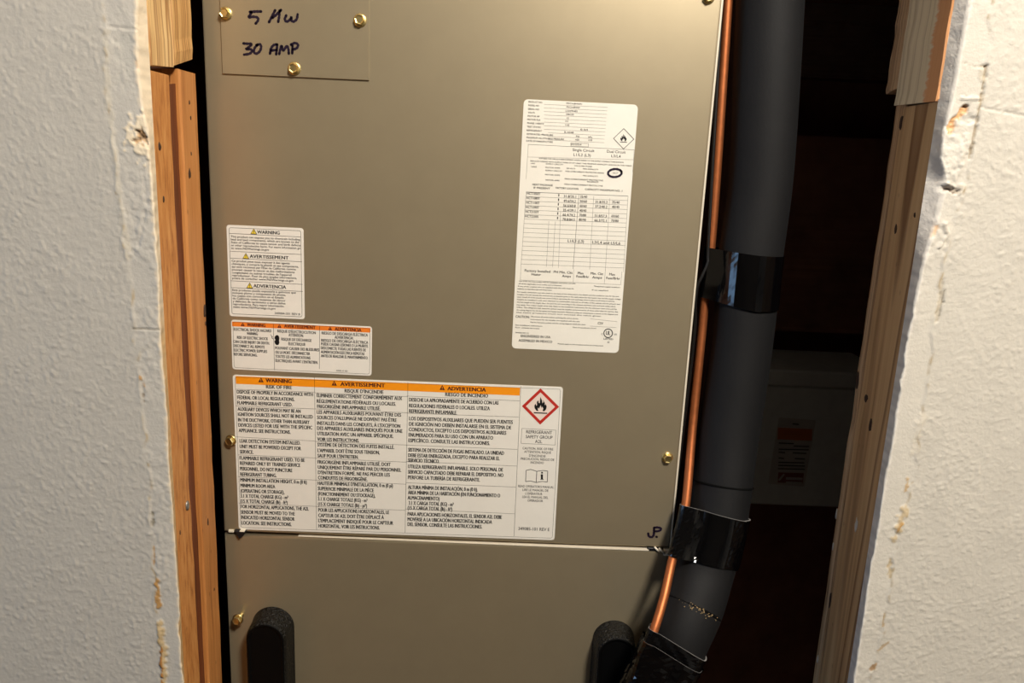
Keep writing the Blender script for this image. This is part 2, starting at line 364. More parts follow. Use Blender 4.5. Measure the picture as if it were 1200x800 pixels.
ridgeL = [(118, -40), (122, 30), (125, 100), (133, 170), (141, 240), (152, 320), (157, 380), (165, 440), (170, 500), (176, 580), (182, 680), (188, 760), (192, 800), (196, 870)]
edgeR = [(1143, -40), (1138, 0), (1127, 60), (1117, 110), (1106, 160), (1104, 185), (1110, 212), (1104, 240), (1083, 303), (1064, 400), (1045, 520), (1021, 660), (1000, 800), (990, 870)]
ridgeR = [(1166, -40), (1160, 30), (1156, 77), (1147, 130), (1135, 195), (1117, 260), (1103, 330), (1095, 380), (1082, 470), (1070, 560), (1058, 600), (1045, 680), (1034, 740), (1021, 790), (1010, 870)]
props(drywall('wall_left', -1, edgeL, ridgeL, (192, 187, 178), (236, 219, 192), left_feats, 100, -2.4),  # one paint on both walls; darker base here stands in for weaker light
      'grey-white textured drywall with a ragged edge, left of the opening', kind='structure')
props(drywall('wall_right', 1, edgeR, ridgeR, (208, 202, 190), (236, 230, 220), right_feats, 200, 1.4),  # same paint as the left; paler base stands in for stronger light
      'cream textured drywall with a torn edge, right of the opening', kind='structure')

def struct(name, mb, mat, label):
    return props(mb.build(name, mat), label, kind='structure')
struct('wall_header', MB().box(-0.30, 0.345, 0.0, 0.1, 2.08, 2.45), M['wall_plain'], 'painted header above the closet opening')
struct('floor', MB().box(-2.5, 2.5, -2.5, 0.95, -0.05, 0.0), M['floor'], 'brown floor in front of the closet')
struct('wall_room_back', MB().box(-2.4, 1.4, -2.44, -2.40, 0, 2.45), M['room_tan'], 'tan wall across the room, behind the viewer')
struct('wall_room_left', MB().box(-2.44, -2.40, -2.40, 0.0, 0, 2.45), M['room_tan'], 'tan side wall of the room, far left')
struct('wall_room_right', MB().box(1.40, 1.44, -2.40, 0.0, 0, 2.45), M['wall_plain'], 'off-white side wall of the room, far right')
struct('ceiling_room', MB().box(-2.4, 1.4, -2.40, 0.0, 2.45, 2.49), M['wall_plain'], 'off-white ceiling of the room')
struct('wall_back', MB().box(-0.40, 0.72, 0.80, 0.84, 0, 2.45), M['closet'], 'dark brown back of the closet')
struct('wall_closet_left', MB().box(-0.44, -0.40, 0.10, 0.84, 0, 2.45), M['closet'], 'dark side of the closet behind the left jamb')
struct('wall_closet_right', MB().box(0.68, 0.72, 0.10, 0.80, 0, 2.45), M['closet'], 'dark side of the closet behind the right jamb')
struct('ceiling', MB().box(-0.44, 0.72, 0.10, 0.84, 2.45, 2.49), M['closet'], 'dark ceiling of the closet')

# ------------------------------------------------------------------ jamb boards and studs
def board(x0, x1, y0, y1, z0, z1, seed, c=0.0016, jit=0.0006, z0b=None, z1b=None, n=60):
    """sawn board along Z; edges slightly uneven; z0b / z1b slant the ends along Y"""
    r = np.random.default_rng(seed); rings = []
    for i in range(n+1):
        t = i/n; j = r.normal(0, jit, 4)*(0.6 if 0 < i < n else 1.2)
        ring = []
        for (x, y, sx, sy) in ((x0, y0, 1, 1), (x1, y0, -1, 1), (x1, y1, -1, -1), (x0, y1, 1, -1)):
            pts = [(x, y + sy*c), (x + sx*c, y)] if (sx*sy) > 0 else [(x + sx*c, y), (x, y + sy*c)]
            for (a, b) in pts:
                fr = (b - y0)/(y1 - y0); lo = z0 + ((z0b if z0b is not None else z0) - z0)*fr; hi = z1 + ((z1b if z1b is not None else z1) - z1)*fr
                ring.append((a + j[0 if sx > 0 else 1]*0.7, b + j[2 if sy > 0 else 3], lo + (hi-lo)*t + (r.normal(0, 0.0008) if i in (0, n) else 0)))
        rings.append(ring)
    return MB().loft(rings, False)
XL, XR = -0.274, 0.327
zl = lambda x, y, Y: P(x, y, Y)[2]
t1 = props(empty('trim_1', (XL-0.02, 0.05, 0)), 'orange-stained wooden jamb boards on the left, below the cut', kind='structure')
z1 = zl(188, 85, .03)
board(XL-0.036, XL, 0.0127, 0.0462, 0.0, z1, 1, 0.0010, 0.0006).build('plank', M['jamb_rough'], t1)
board(XL-0.036, XL-0.0034, 0.0468, 0.0660, 0.0, z1-0.006, 2, 0.0006, 0.0003).build('plank', M['jamb_dark'], t1)
board(XL-0.036, XL+0.0008, 0.0652, 0.0990, 0.0, zl(218, 84, .08), 3, 0.0016, 0.0005).build('plank', M['jamb'], t1)
t2 = props(empty('trim_2', (XL-0.02, 0.05, 1.5)), 'pale sawn pine stud ends on the left, above the cut', kind='structure')
board(XL-0.036, XL+0.0012, 0.0127, 0.0540, zl(188, 79.5, .03), 2.08, 4, 0.0012, 0.0005, z0b=zl(204, 77, .055)).build('plank', M['pine'], t2)
board(XL-0.036, XL+0.0006, 0.0566, 0.0960, zl(206, 76, .056), 2.08, 5, 0.0014, 0.0006, z0b=zl(226, 70, .096)).build('plank', M['pine_grain'], t2)
t3 = props(empty('trim_3', (XR+0.02, 0.05, 0)), 'brown weathered stud on the right, below the joint', kind='structure')
zr = zl(1080, 122, .045)
board(XR, XR+0.036, 0.0127, 0.0680, 0.0, zr-0.001, 6, 0.0010, 0.0004).build('plank', M['stud'], t3)
board(XR+0.0006, XR+0.036, 0.0684, 0.0815, 0.0, zr+0.001, 7, 0.0016, 0.0007).build('plank', M['stud_rough'], t3)
t4 = props(empty('trim_4', (XR+0.02, 0.05, 1.5)), 'pale pine stud with an orange band on the right, above the joint', kind='structure')
board(XR-0.0016, XR+0.036, 0.0127, 0.0800, zr+0.0012, 2.08, 8, 0.0012, 0.0004).build('plank', M['stud_top'], t4)
board(XR-0.0010, XR+0.036, 0.0806, 0.1000, zl(1044, 108, .098), 2.08, 9, 0.0016, 0.0008, ).build('plank', M['stud_rough'], t4)
board(XL-0.052, XL-0.036, 0.0127, 0.0990, 0.0, 2.08, 10).build('plank', M['closet_stud'], t2)  # dark backing added so the gap below the cut pine reads dark
board(XR+0.036, XR+0.052, 0.0127, 0.0990, 0.0, 2.08, 11).build('plank', M['closet_stud'], t4)

def onX(px, py, X):
    d = ray(px, py); return CAM + d*((X - CAM[0])/d[0])
def dot(px, py, X, ry, rz, name, mat, parent, proud=0.0004):
    c = onX(px, py, X); mb = MB(); n = 10; sx = 1 if X < 0 else -1; r = np.random.default_rng(int(px*7+py)); w = 1 + r.normal(0, 0.15, n)
    ring = lambda f, h: [(X + sx*h, c[1] + ry*f*w[k]*math.cos(2*math.pi*k/n), c[2] + rz*f*w[k]*math.sin(2*math.pi*k/n)) for k in range(n)]
    mb.loft([ring(1, -0.001), ring(1, proud*0.5), ring(0.6, proud)], True); return mb.build(name, mat, parent)
for (x, y, a, b) in ((222, 120, .0009, .0022), (223.5, 138, .001, .0016), (224, 180, .001, .0018), (222, 203, .0026, .0055), (240, 364, .0026, .0065), (241, 379, .0012, .002), (243.5, 612, .0018, .0045), (251, 690, .001, .002)):
    dot(x, y, XL+0.0008, a, b, 'knot', M['knot'], t1)
for (x, y, a, b) in ((187, 172, .0022, .0030), (192, 233, .0010, .0025), (211, 624, .0008, .002)): dot(x, y, XL, a, b, 'knot', M['knot'], t1)
dot(219.5, 592, XL, .0030, .0050, 'nail', M['nail'], t1, 0.0012)
for (x, y, a, b) in ((1056, 143, .0022, .0065), (1072, 252, .0016, .0022), (1005, 444, .0022, .0085), (1015, 466, .0028, .0045), (1020, 498, .0030, .0060), (973, 702, .0022, .0085), (1050, 268, .0022, .004)):
    dot(x, y, XR, a, b, 'knot', M['knot'], t3)
for (x, y, a, b) in ((980, 602, .0010, .0060), (1003, 615, .0022, .0065), (976, 640, .0008, .004), (958, 772, .0012, .004)): dot(x, y, XR, a, b, 'paint_fleck', M['fleck'], t3)

# ------------------------------------------------------------------ air handler
YP = 0.125
AX0, AX1, SEAM = -0.2758, 0.1822, 1.0770
ah = props(empty('air_handler', ((AX0+AX1)/2, 0.42, 0)), 'tall taupe metal air handler covered with warning labels inside the closet opening', 'air handler')
MB().box(AX0+0.004, AX1-0.006, YP+0.022, 0.70, 0.0, 1.92, 0.002).build('cabinet', M['dark_metal'], ah)
# folded front panels: pan shape with rolled edges
def pan(x0, x1, z0, z1, y, depth, r):
    mb = MB(); rings = []
    for (i, dy) in ((0, depth), (0, r), (0.10*r, 0.55*r), (0.35*r, 0.2*r), (0.7*r, 0.04*r), (1.1*r, 0)):
        rings.append([(x0+i, y+dy, z0+i), (x1-i, y+dy, z0+i), (x1-i, y+dy, z1-i), (x0+i, y+dy, z1-i)])
    return mb.loft(rings, True, cap0=False)
up = pan(AX0, AX1, SEAM+0.0012, 1.90, YP, 0.020, 0.0022).build('upper_panel', M['panel'], ah)
lp = pan(AX0+0.0005, AX1-0.0005, 0.10, SEAM-0.0014, YP-0.0003, 0.020, 0.0030).build('lower_panel', M['panel'], ah)
MB().box(AX1-0.0012, AX1+0.0012, YP+0.0003, YP+0.020, SEAM+0.002, 1.90, 0.0007).build('lit_edge_flange', M['lit_edge_tab'], ah)  # rolled edge catching the lamp, its highlight put into the pale colour
highlight_section = lambda x, h: [(x, YP-0.0003-0.0006*h, SEAM-0.0010-0.0014*h), (x, YP-0.0003-0.0006*h, SEAM-0.0012), (x, YP, SEAM-0.0010), (x, YP+0.012, SEAM-0.0010), (x, YP+0.012, SEAM-0.0010-0.0014*h)]
MB().loft([highlight_section(-0.20, 0.05), highlight_section(-0.10, 0.3), highlight_section(0.02, 0.75), highlight_section(0.09, 1.0), highlight_section(AX1-0.022, 1.0)], False).build('seam_highlight', M['lit_edge_tab'], ah)  # seam highlight built as a pale strip that thins out to the left
pl0, pl1 = P(259.5, 40, YP), P(433, 60, YP)
cz = P(345, 90.5, YP)[2]
cover = MB().box(pl0[0], pl1[0], YP-0.0016, YP, cz, cz+0.215, 0.0004).build('cover_plate', M['panel'], ah)

def screw_mesh():
    """hex washer-head sheet-metal screw pointing at -Y"""
    mb = MB(); n = 24
    def circ(r, y): return [(r*math.cos(2*math.pi*k/n), y, r*math.sin(2*math.pi*k/n)) for k in range(n)]
    mb.loft([circ(0.0056, 0.0), circ(0.0058, -0.0005), circ(0.0053, -0.0011), circ(0.0044, -0.0013)], True, cap0=False)
    hx = lambda r, y: [(r*math.cos(math.pi/3*k+0.3), y, r*math.sin(math.pi/3*k+0.3)) for k in range(6)]
    mb.loft([hx(0.0046, -0.0011), hx(0.0046, -0.0040), hx(0.0040, -0.0047)], False, cap0=False, cap1=False)
    mb.loft([hx(0.0040, -0.0047), hx(0.0030, -0.0043)], False, cap0=False)
    v = np.array(mb.v); me = bpy.data.meshes.new('screw'); me.from_pydata([tuple(p) for p in v], [], mb.f); me.materials.append(M['brass'])
    me.polygons.foreach_set('use_smooth', mb.sm); me.update(); return me
SCREW = screw_mesh()
def shank_mesh():
    mb = MB(); n = 14; rings = []
    for i in range(40):
        a = 0.0021 + (0.0004 if i % 4 < 2 else 0); rings.append([(a*math.cos(2*math.pi*k/n), 0.0002 + i*0.0003, a*math.sin(2*math.pi*k/n)) for k in range(n)])
    mb.loft(rings, True); me = bpy.data.meshes.new('screw_shank'); me.from_pydata(mb.v, [], mb.f); me.materials.append(M['brass']); me.update(); return me
def screw(px, py, y, parent, rot=(0, 0, 0)):
    o = link_mesh('screw', SCREW, P(px, py, y), parent); o.rotation_euler = rot; return o
screw(264.5, 16, YP-0.0017, cover, (0, 0.2, 0)); screw(422, 24, YP-0.0017, cover, (0, 0.5, 0)); screw(345, 80.5, YP-0.0017, cover, (0, 0.9, 0))
screw(830, -3, YP, up); screw(782, 536, YP, up, (0.06, 0.4, 0.05)); screw(271, 515.5, YP-0.0015, up, (0.10, 0.3, -0.22))
s_ = screw(279, 725, YP-0.0085, lp, (0.0, 0.3, -0.12))
sh = link_mesh('screw_shank', shank_mesh(), WORLD_LOC[s_.name], lp); sh.rotation_euler = (0.0, 0, -0.12)

# moulded black handles
def handle(xc, ztop, w=0.043, h=0.165):
    mb = MB(); n = 20
    def st(i, y):
        r = w/2 - i; pts = []
        for k in range(n+1):
            a = math.pi*k/n; pts.append((xc + r*math.cos(a), y, ztop - w/2 + r*math.sin(a)))
        for k in range(n+1):
            a = math.pi + math.pi*k/n; pts.append((xc + r*math.cos(a), y, ztop - h + w/2 + r*math.sin(a)))
        return pts
    body = MB().loft([st(-0.0010, YP+0.0012), st(0, YP-0.002), st(0.0010, YP-0.022), st(0.0016, YP-0.0255), st(0.0028, YP-0.0275)], True, cap0=False, cap1=False)
    o = body.build('handle', M['plastic_top'], ah)
    MB().loft([st(0.0028, YP-0.0275), st(0.0040, YP-0.0282), st(0.0052, YP-0.0278), st(0.0060, YP-0.0265)], True, cap0=False).build('handle_face', M['plastic'], o)
    return o
hl = P(345, 765, YP); handle(hl[0]-0.0215, P(322, 711, YP)[2])
handle(P(720, 760, YP)[0]-0.002, P(722, 727, YP)[2])

# rubber wedge and torn metal tabs at the ends of the seam
q = [P(x, y, YP-0.003) for x, y in ((275, 621), (288.5, 622), (285, 627.5), (280.5, 631.5), (277.5, 627))]
wd = MB(); wd.loft([[p + np.array([0, 0.006, 0]) for p in q], q, [p*0.75 + np.mean(q, 0)*0.25 + np.array([0, -0.0012, 0]) for p in q]], False); wd.build('gasket_corner', M['rubber'], ah)
a, b = P(267.5, 620.5, YP-0.001), P(274, 623.8, YP-0.001); MB().box(a[0], b[0], YP-0.0015, YP+0.01, b[2], a[2], 0.0004).build('seam_tab', M['lit_edge_tab'], ah)
a, b = P(281, 621.2, YP-0.003), P(287, 622.6, YP-0.003); MB().box(a[0], b[0], YP-0.0045, YP+0.004, b[2], a[2], 0.0003).build('seam_tab', M['lit_edge_tab'], ah)
a, b = P(759, 641.5, YP), P(768.5, 645.5, YP); MB().box(a[0], b[0], YP-0.0006, YP+0.006, b[2], a[2], 0.0003).build('gasket_corner', M['rubber'], ah)
for (xa, ya, xb, yb) in ((767, 640.5, 773, 646.5), (772, 642, 779, 648)):
    c0, c1 = P(xa, ya, YP-0.001), P(xb, yb, YP-0.001); tube(MB(), [c0, (c0+c1)/2 + np.array([0, -0.001, 0]), c1], 0.0011, 8).build('seam_tab', M['lit_edge_tab'], ah)
a, b = P(778, 643, YP), P(784, 651, YP); MB().box(a[0], b[0], YP-0.0008, YP+0.004, b[2], a[2], 0.0005).build('seam_tab', M['lit_edge_tab'], ah)

# ------------------------------------------------------------------ print: lettering, strokes, shapes lying on the panel
_fc = bpy.data.curves.new('font_probe', 'FONT'); _fo = bpy.data.objects.new('font_probe', _fc); COL.objects.link(_fo)
_fc.resolution_u = 2; _fc.fill_mode = 'FRONT' if False else 'BOTH'; _fc.dimensions = '2D'
def glyphs(text, bold):
    _fc.body = text; _fc.offset = bold
    bpy.context.view_layer.update()
    me = _fo.to_mesh(); n = len(me.vertices); v = np.empty(n*3); me.vertices.foreach_get('co', v); v = v.reshape(-1, 3)[:, :2].copy()
    f = [tuple(p.vertices) for p in me.polygons]; _fo.to_mesh_clear(); return v, f
CAPH = None
def cap():
    global CAPH
    if CAPH is None: v, f = glyphs('H', 0.0); CAPH = np.ptp(v[:, 1])
    return CAPH
class Sheet:
    """a flat label on a plane Y; corners measured in the photograph give its place, size and tilt"""
    def __init__(s, corners, Y):
        s.Y = Y; tl, tr, br, bl = [P(x, y, Y) for x, y in corners]
        u = (tr-tl) + (br-bl); u /= np.linalg.norm(u); s.u = u; s.w = np.array([u[2]*-1, 0, u[0]]);  # w is up
        c = (tl+tr+br+bl)/4; s.c = c
        s.W = ((tr-tl).dot(u) + (br-bl).dot(u))/2; s.H = ((tl-bl).dot(s.w) + (tr-br).dot(s.w))/2
    def at(s, px, py, lift=0.0):
        p = P(px, py, s.Y); p[1] = s.Y - lift; return p
    def rrect(s, inset, r, lift):
        pts = []; W, H = s.W/2-inset, s.H/2-inset
        for cx, cz, a0 in ((W-r, H-r, 0), (-W+r, H-r, 90), (-W+r, -H+r, 180), (W-r, -H+r, 270)):
            for k in range(6):
                a = math.radians(a0 + 18*k); p = s.c + s.u*(cx + r*math.cos(a)) + s.w*(cz + r*math.sin(a)); p[1] = s.Y - lift; pts.append(p)
        return pts
    def body(s, name, mat, parent, r, label, T=0.0003):
        mb = MB(); mb.loft([s.rrect(0, r, 0), s.rrect(0, r, T*0.8), s.rrect(0.00012, r, T)], False, cap0=False)
        o = mb.build(name, mat, parent); o['label'] = label; s.T = T; return o
    def border(s, mb, inset, r, th, lift):
        a, b = s.rrect(inset, r, lift), s.rrect(inset+th, max(r-th, 0.0002), lift); n = len(a)
        mb.add(a+b, [(i, (i+1) % n, n+(i+1) % n, n+i) for i in range(n)])
    def text(s, mb, t, x0, x1, yc, h, bold=0.0, lift=None):
        lift = s.T + 0.0002 if lift is None else lift
        p0 = s.at(x0, yc); wid = (s.at(x1, yc + 0.042*(x1-x0)) - p0).dot(s.u); hh = (s.at(x0, yc-h/2) - s.at(x0, yc+h/2)).dot(s.w)
        v, f = glyphs(t, 0.0)
        if not len(v): return
        mn, mx = v[:, 0].min(), v[:, 0].max(); ch = cap()
        for k, dx in enumerate((-1, 0, 1) if bold > 0.015 else (-1, 1) if bold else (0,)):   # heavier weight: overprinted a hair to the side
            pts = []
            for a, b in v:
                q = p0 + s.u*((a-mn)/(mx-mn)*wid + dx*bold*hh/ch*0.9) + s.w*((b/ch-0.5)*hh); q[1] = s.Y - lift - k*0.00001; pts.append(q)
            mb.add(pts, f)
    def line(s, mb, x0, y0, x1, y1, th, lift=None):
        lift = s.T + 0.00016 if lift is None else lift
        a, b = s.at(x0, y0, lift), s.at(x1, y1, lift); d = b-a; L = np.linalg.norm(d); d /= L; n = np.array([-d[2], 0, d[0]])*th/2
        mb.add([a-n, b-n, b+n, a+n], [(0, 1, 2, 3)])
    def poly(s, mb, pts, lift=None):
        lift = s.T + 0.00014 if lift is None else lift
        mb.add([s.at(x, y, lift) for x, y in pts], [tuple(range(len(pts)))])
    def tri(s, mbk, mby, cx, cy, r):
        s.poly(mbk, [(cx-r, cy+r*0.8), (cx+r, cy+r*0.9), (cx, cy-r)], s.T+0.0002)
        s.poly(mby, [(cx-r*0.16, cy-r*0.35), (cx-r*0.1, cy+r*0.28), (cx+r*0.1, cy+r*0.28), (cx+r*0.16, cy-r*0.35)], s.T+0.0003)
        s.poly(mby, [(cx-r*0.13, cy+r*0.42), (cx-r*0.13, cy+r*0.64), (cx+r*0.13, cy+r*0.65), (cx+r*0.13, cy+r*0.43)], s.T+0.0003)
def stroke(mb, pts, th, Y, n=None):
    """felt-pen stroke: ribbon with round ends"""
    w = [P(x, y, Y) for x, y in pts]; p = spline(w, n or max(8, 6*len(w))) if len(w) > 2 else np.array([w[0] + (w[1]-w[0])*t for t in np.linspace(0, 1, 6)])
    t = np.gradient(p, axis=0); t /= np.linalg.norm(t, axis=1)[:, None] + 1e-12; nrm = np.stack([-t[:, 2], 0*t[:, 0], t[:, 0]], 1)
    k = len(p); wv = th/2*(1 + 0.12*np.sin(np.arange(k)*1.3))[:, None]
    mb.add(list(p + nrm*wv) + list(p - nrm*wv), [(i, k+i, k+i+1, i+1) for i in range(k-1)])
    for c in (p[0], p[-1]):
        mb.add([c + th/2*np.array([math.cos(a), 0, math.sin(a)]) for a in np.linspace(0, 2*math.pi, 10, endpoint=False)], [tuple(range(10))])
def flame(sheet, mb, cx, cy, r, lift):
    f1 = [(-.42,.52),(-.62,.25),(-.66,-.02),(-.52,-.25),(-.45,-.02),(-.36,-.10),(-.40,-.42),(-.22,-.62),(-.20,-.35),(-.08,-.30),(-.02,-.98),(.16,-.62),(.20,-.30),(.30,-.45),(.28,-.68),(.46,-.35),(.44,-.08),(.54,-.25),(.66,.02),(.60,.30),(.42,.52),(.22,.52),(.30,.22),(.16,.02),(.12,.24),(.02,-.12),(-.10,.16),(-.16,.30),(-.24,.14),(-.30,.34),(-.20,.52)]
    sheet.poly(mb, [(cx+a*r, cy+b*r+0.042*a*r) for a, b in f1], lift)
    sheet.poly(mb, [(cx-.72*r, cy+.64*r), (cx+.72*r, cy+.70*r), (cx+.72*r, cy+.82*r), (cx-.72*r, cy+.76*r)], lift)

# --- the three-language fire warning
S3 = Sheet([(273, 437.5), (659.5, 454.5), (650, 631.5), (279.5, 621)], YP)
st3 = S3.body('fire_warning_label', M['sticker'], ah, 0.003, 'wide white fire warning label with orange heading in three languages')
G = lambda x, y: (270 + x/5.714, 435 + y/5.714); Hh = lambda x, y: (270 + x/5.714, 525 + y/5.714); Bz = lambda x, y: (465 + x/3.902, 435 + y/3.902)
L = MB(); RU = MB(); HD = MB(); WH = MB()
rows3 = [(G, 22, [('RISK OF FIRE',240,412,101),
 ('DISPOSE OF PROPERLY IN ACCORDANCE WITH',45,553,135),('FEDERAL OR LOCAL REGULATIONS.',47,430,172),('FLAMMABLE REFRIGERANT USED.',48,415,208),
 ('AUXILIARY DEVICES WHICH MAY BE AN',50,470,250),('IGNITION SOURCES SHALL NOT BE INSTALLED',52,552,285),('IN THE DUCTWORK, OTHER THAN AUXILIARY',53,530,322),
 ('DEVICES LISTED FOR USE WITH THE SPECIFIC',55,548,357),('APPLIANCE. SEE INSTRUCTIONS.',57,403,393),
 ('LEAK DETECTION SYSTEM INSTALLED.',63,470,463),('UNIT MUST BE POWERED EXCEPT FOR',64,473,500),('SERVICE.',65,155,536),
 ("RISQUE D'INCENDIE",766,1025,128),('ÉLIMINER CORRECTEMENT CONFORMÉMENT AUX',580,1150,159),('RÉGLEMENTATIONS FÉDÉRALES OU LOCALES.',580,1108,197),('FRIGORIGÈNE INFLAMMABLE UTILISÉ.',582,1005,232),
 ('LES APPAREILS AUXILIAIRES POUVANT ÊTRE DES',580,1143,270),("SOURCES D'ALLUMAGE NE DOIVENT PAS ÊTRE",582,1113,306),("INSTALLÉS DANS LES CONDUITS, À L'EXCEPTION",582,1137,344),
 ('DES APPAREILS AUXILIAIRES INDIQUÉS POUR UNE',582,1152,378),('UTILISATION AVEC UN APPAREIL SPÉCIFIQUE.',583,1092,414),('VOIR LES INSTRUCTIONS.',583,862,452),
 ('SYSTÈME DE DÉTECTION DES FUITES INSTALLÉ.',584,1097,488),("L'APPAREIL DOIT ÊTRE SOUS TENSION,",585,1000,527)]),
 (Hh, 22, [('FLAMMABLE REFRIGERANT USED. TO BE',63,498,63),('REPAIRED ONLY BY TRAINED SERVICE',66,468,98),('PERSONNEL. DO NOT PUNCTURE',66,415,135),('REFRIGERANT TUBING.',68,310,172),
 ('MINIMUM INSTALLATION HEIGHT, 0 m (0 ft)',68,512,210),('MINIMUM ROOM AREA',69,300,247),('(OPERATING OR STORAGE),',70,362,283),('3.1 X TOTAL CHARGE (KG) - m²',70,388,317),('(15 X TOTAL CHARGE (lb) - ft²)',70,383,351),
 ('FOR HORIZONTAL APPLICATIONS, THE A2L',72,525,388),('SENSOR MUST BE MOVED TO THE',72,432,425),('INDICATED HORIZONTAL SENSOR',74,430,460),('LOCATION. SEE INSTRUCTIONS.',76,410,497),
 ("SAUF POUR L'ENTRETIEN.",585,858,48),('FRIGORIGÈNE INFLAMMABLE UTILISÉ. DOIT',585,1073,90),('UNIQUEMENT ÊTRE RÉPARÉ PAR DU PERSONNEL',587,1143,125),("D'ENTRETIEN FORMÉ. NE PAS PERCER LES",588,1068,160),('CONDUITES DE FRIGORIGÈNE.',588,918,195),
 ("HAUTEUR MINIMALE D'INSTALLATION, 0 m (0 pi)",586,1088,232),('SUPERFICIE MINIMALE DE LA PIÈCE',587,960,268),('(FONCTIONNEMENT OU STOCKAGE),',588,970,303),('3.1 X CHARGE TOTALE (KG) - m²',588,918,337),('(15 X CHARGE TOTALE (lb) - pi²)',588,914,372),
 ('POUR LES APPLICATIONS HORIZONTALES, LE',590,1063,411),('CAPTEUR DE A2L DOIT ÊTRE DÉPLACÉ À',590,1028,447),("L'EMPLACEMENT INDIQUÉ POUR LE CAPTEUR",590,1090,482),('HORIZONTAL. VOIR LES INSTRUCTIONS.',592,1000,517)]),
 (Bz, 15.5, [('RIESGO DE INCENDIO',222,417,104),('DESECHE LA APROPIADAMENTE DE ACUERDO CON LAS',57,465,128),('REGULACIONES FEDERALES O LOCALES. UTILIZA',57,425,155),('REFRIGERANTE INFLAMABLE.',57,275,180),
 ('LOS DISPOSITIVOS AUXILIARES QUE PUEDEN SER FUENTES',57,530,214),('DE IGNICIÓN NO DEBEN INSTALARSE EN EL SISTEMA DE',57,523,239),('CONDUCTOS, EXCEPTO LOS DISPOSITIVOS AUXILIARES',56,500,264),('ENUMERADOS PARA SU USO CON UN APARATO',55,440,289),('ESPECÍFICO. CONSULTE LAS INSTRUCCIONES.',54,425,314),
 ('SISTEMA DE DETECCIÓN DE FUGAS INSTALADO. LA UNIDAD',53,490,357),('DEBE ESTAR ENERGIZADA, EXCEPTO PARA REALIZAR EL',53,470,382),('SERVICIO TÉCNICO.',52,195,405),
 ('UTILIZA REFRIGERANTE INFLAMABLE. SOLO PERSONAL DE',52,485,433),('SERVICIO CAPACITADO DEBE REPARAR EL DISPOSITIVO. NO',52,487,458),('PERFORE LA TUBERÍA DE REFRIGERANTE.',52,380,483),
 ('ALTURA MÍNIMA DE INSTALACIÓN, 0 m (0 ft).',52,370,528),('ÁREA MÍNIMA DE LA HABITACIÓN (EN FUNCIONAMIENTO O',52,472,552),('ALMACENAMIENTO)',50,195,576),('3.1 X CARGA TOTAL (KG) - m²',55,260,600),('(15 X CARGA TOTAL (lb) - ft²)',50,253,622),
 ('PARA APLICACIONES HORIZONTALES, EL SENSOR A2L DEBE',50,480,650),('MOVERSE A LA UBICACIÓN HORIZONTAL INDICADA',50,435,674),('DEL SENSOR. CONSULTE LAS INSTRUCCIONES.',50,390,697)])]
for (mp, h, rows) in rows3:
    sc = 5.714 if mp in (G, Hh) else 3.902
    for t, a, b, y in rows:
        x0, yy = mp(a, y); x1, _ = mp(b, y); S3.text(L, t, x0, x1, yy, h/sc*1.06, 0.030)
for (t, a, b) in (('REFRIGERANT',(592,275),710),('SAFETY GROUP',(590,297),712),('A2L',(632,319),665),('349085-101 REV E',(556,717),698)):
    x0, yy = Bz(*a); S3.text(L, t, x0, Bz(b, 0)[0], yy, 14/3.902, 0.004)
for (t, a, b) in (('CAUTION, RISK OF FIRE',(575,350),715),('ATTENTION, RISQUE',(583,366),705),("D'INCENDIE",(605,384),680),('PRECAUCIÓN, RIESGO DE',(567,398),720),('INCENDIO',(612,415),672),
                  ("READ OPERATOR'S MANUAL",(555,523),718),('LIRE LE MANUEL DE',(575,540),693),("L'OPÉRATEUR",(588,557),665),('LEA EL MANUAL DEL',(574,572),692),('OPERADOR',(598,589),668)):
    x0, yy = Bz(*a); S3.text(L, t, x0, Bz(b, 0)[0], yy, 10.5/3.902, 0.0)
L.build('lettering', M['ink'], st3)
hb = [(276.5, 441.5), (609.5, 455.8), (609, 461.8), (276.8, 448.2)]
S3.poly(HD, [(276.2, 440.4), (609.6, 454.0), (609.0, 463.2), (276.6, 449.4)], S3.T+0.00008); HD.build('heading_band', M['orange'], st3)
for t, mp, a, b, y, tri_, sc in (('WARNING', G, 238, 410, 59, (206, 57), 5.714), ('AVERTISSEMENT', G, 738, 1035, 83, (696, 79), 5.714), ('ADVERTENCIA', Bz, 232, 407, 77, (208, 74), 3.902)):
    HL = MB(); TR = MB(); HX = MB()
    x0, yy = mp(a, y); S3.text(HL, t, x0, mp(b, y)[0], yy, 25/5.714, 0.05)
    cx, cy = mp(*tri_); S3.tri(TR, HX, cx, cy, 3.1)
    HL.build('heading_word', M['maroon'], st3); TR.build('warning_triangle', M['maroon'], st3); HX.build('exclamation_mark', M['orange'], st3)
S3.border(RU, 0.0022, 0.0022, 0.00025, S3.T+0.00012)
for (a, b) in ((G(563, 38), Hh(578, 545)), (G(1189, 72), Hh(1170, 565)), (Bz(567, 68), Bz(536, 752))):
    S3.line(RU, *a, *b, 0.00028)
for (pa, pb) in ((G(38,118), G(563,138)), (G(38,230), G(563,250)), (G(38,437), G(566,465)), (Hh(50,43), Hh(572,64)), (Hh(55,190), Hh(574,212)), (Hh(58,366), Hh(576,388)),
                 (G(566,142), G(1188,168)), (G(566,250), G(1188,276)), (G(568,468), G(1186,492)), (Hh(572,66), Hh(1180,92)), (Hh(575,212), Hh(1176,240)), (Hh(576,390), Hh(1172,414)),
                 (Bz(46,112), Bz(562,134)), (Bz(46,190), Bz(558,208)), (Bz(44,336), Bz(552,356)), (Bz(43,410), Bz(550,432)), (Bz(42,508), Bz(545,528)), (Bz(40,628), Bz(540,650)),
                 (Bz(572,260), Bz(728,268)), (Bz(568,328), Bz(724,336)), (Bz(572,260), Bz(568,328)), (Bz(728,268), Bz(724,336))):
    S3.line(RU, *pa, *pb, 0.00024)
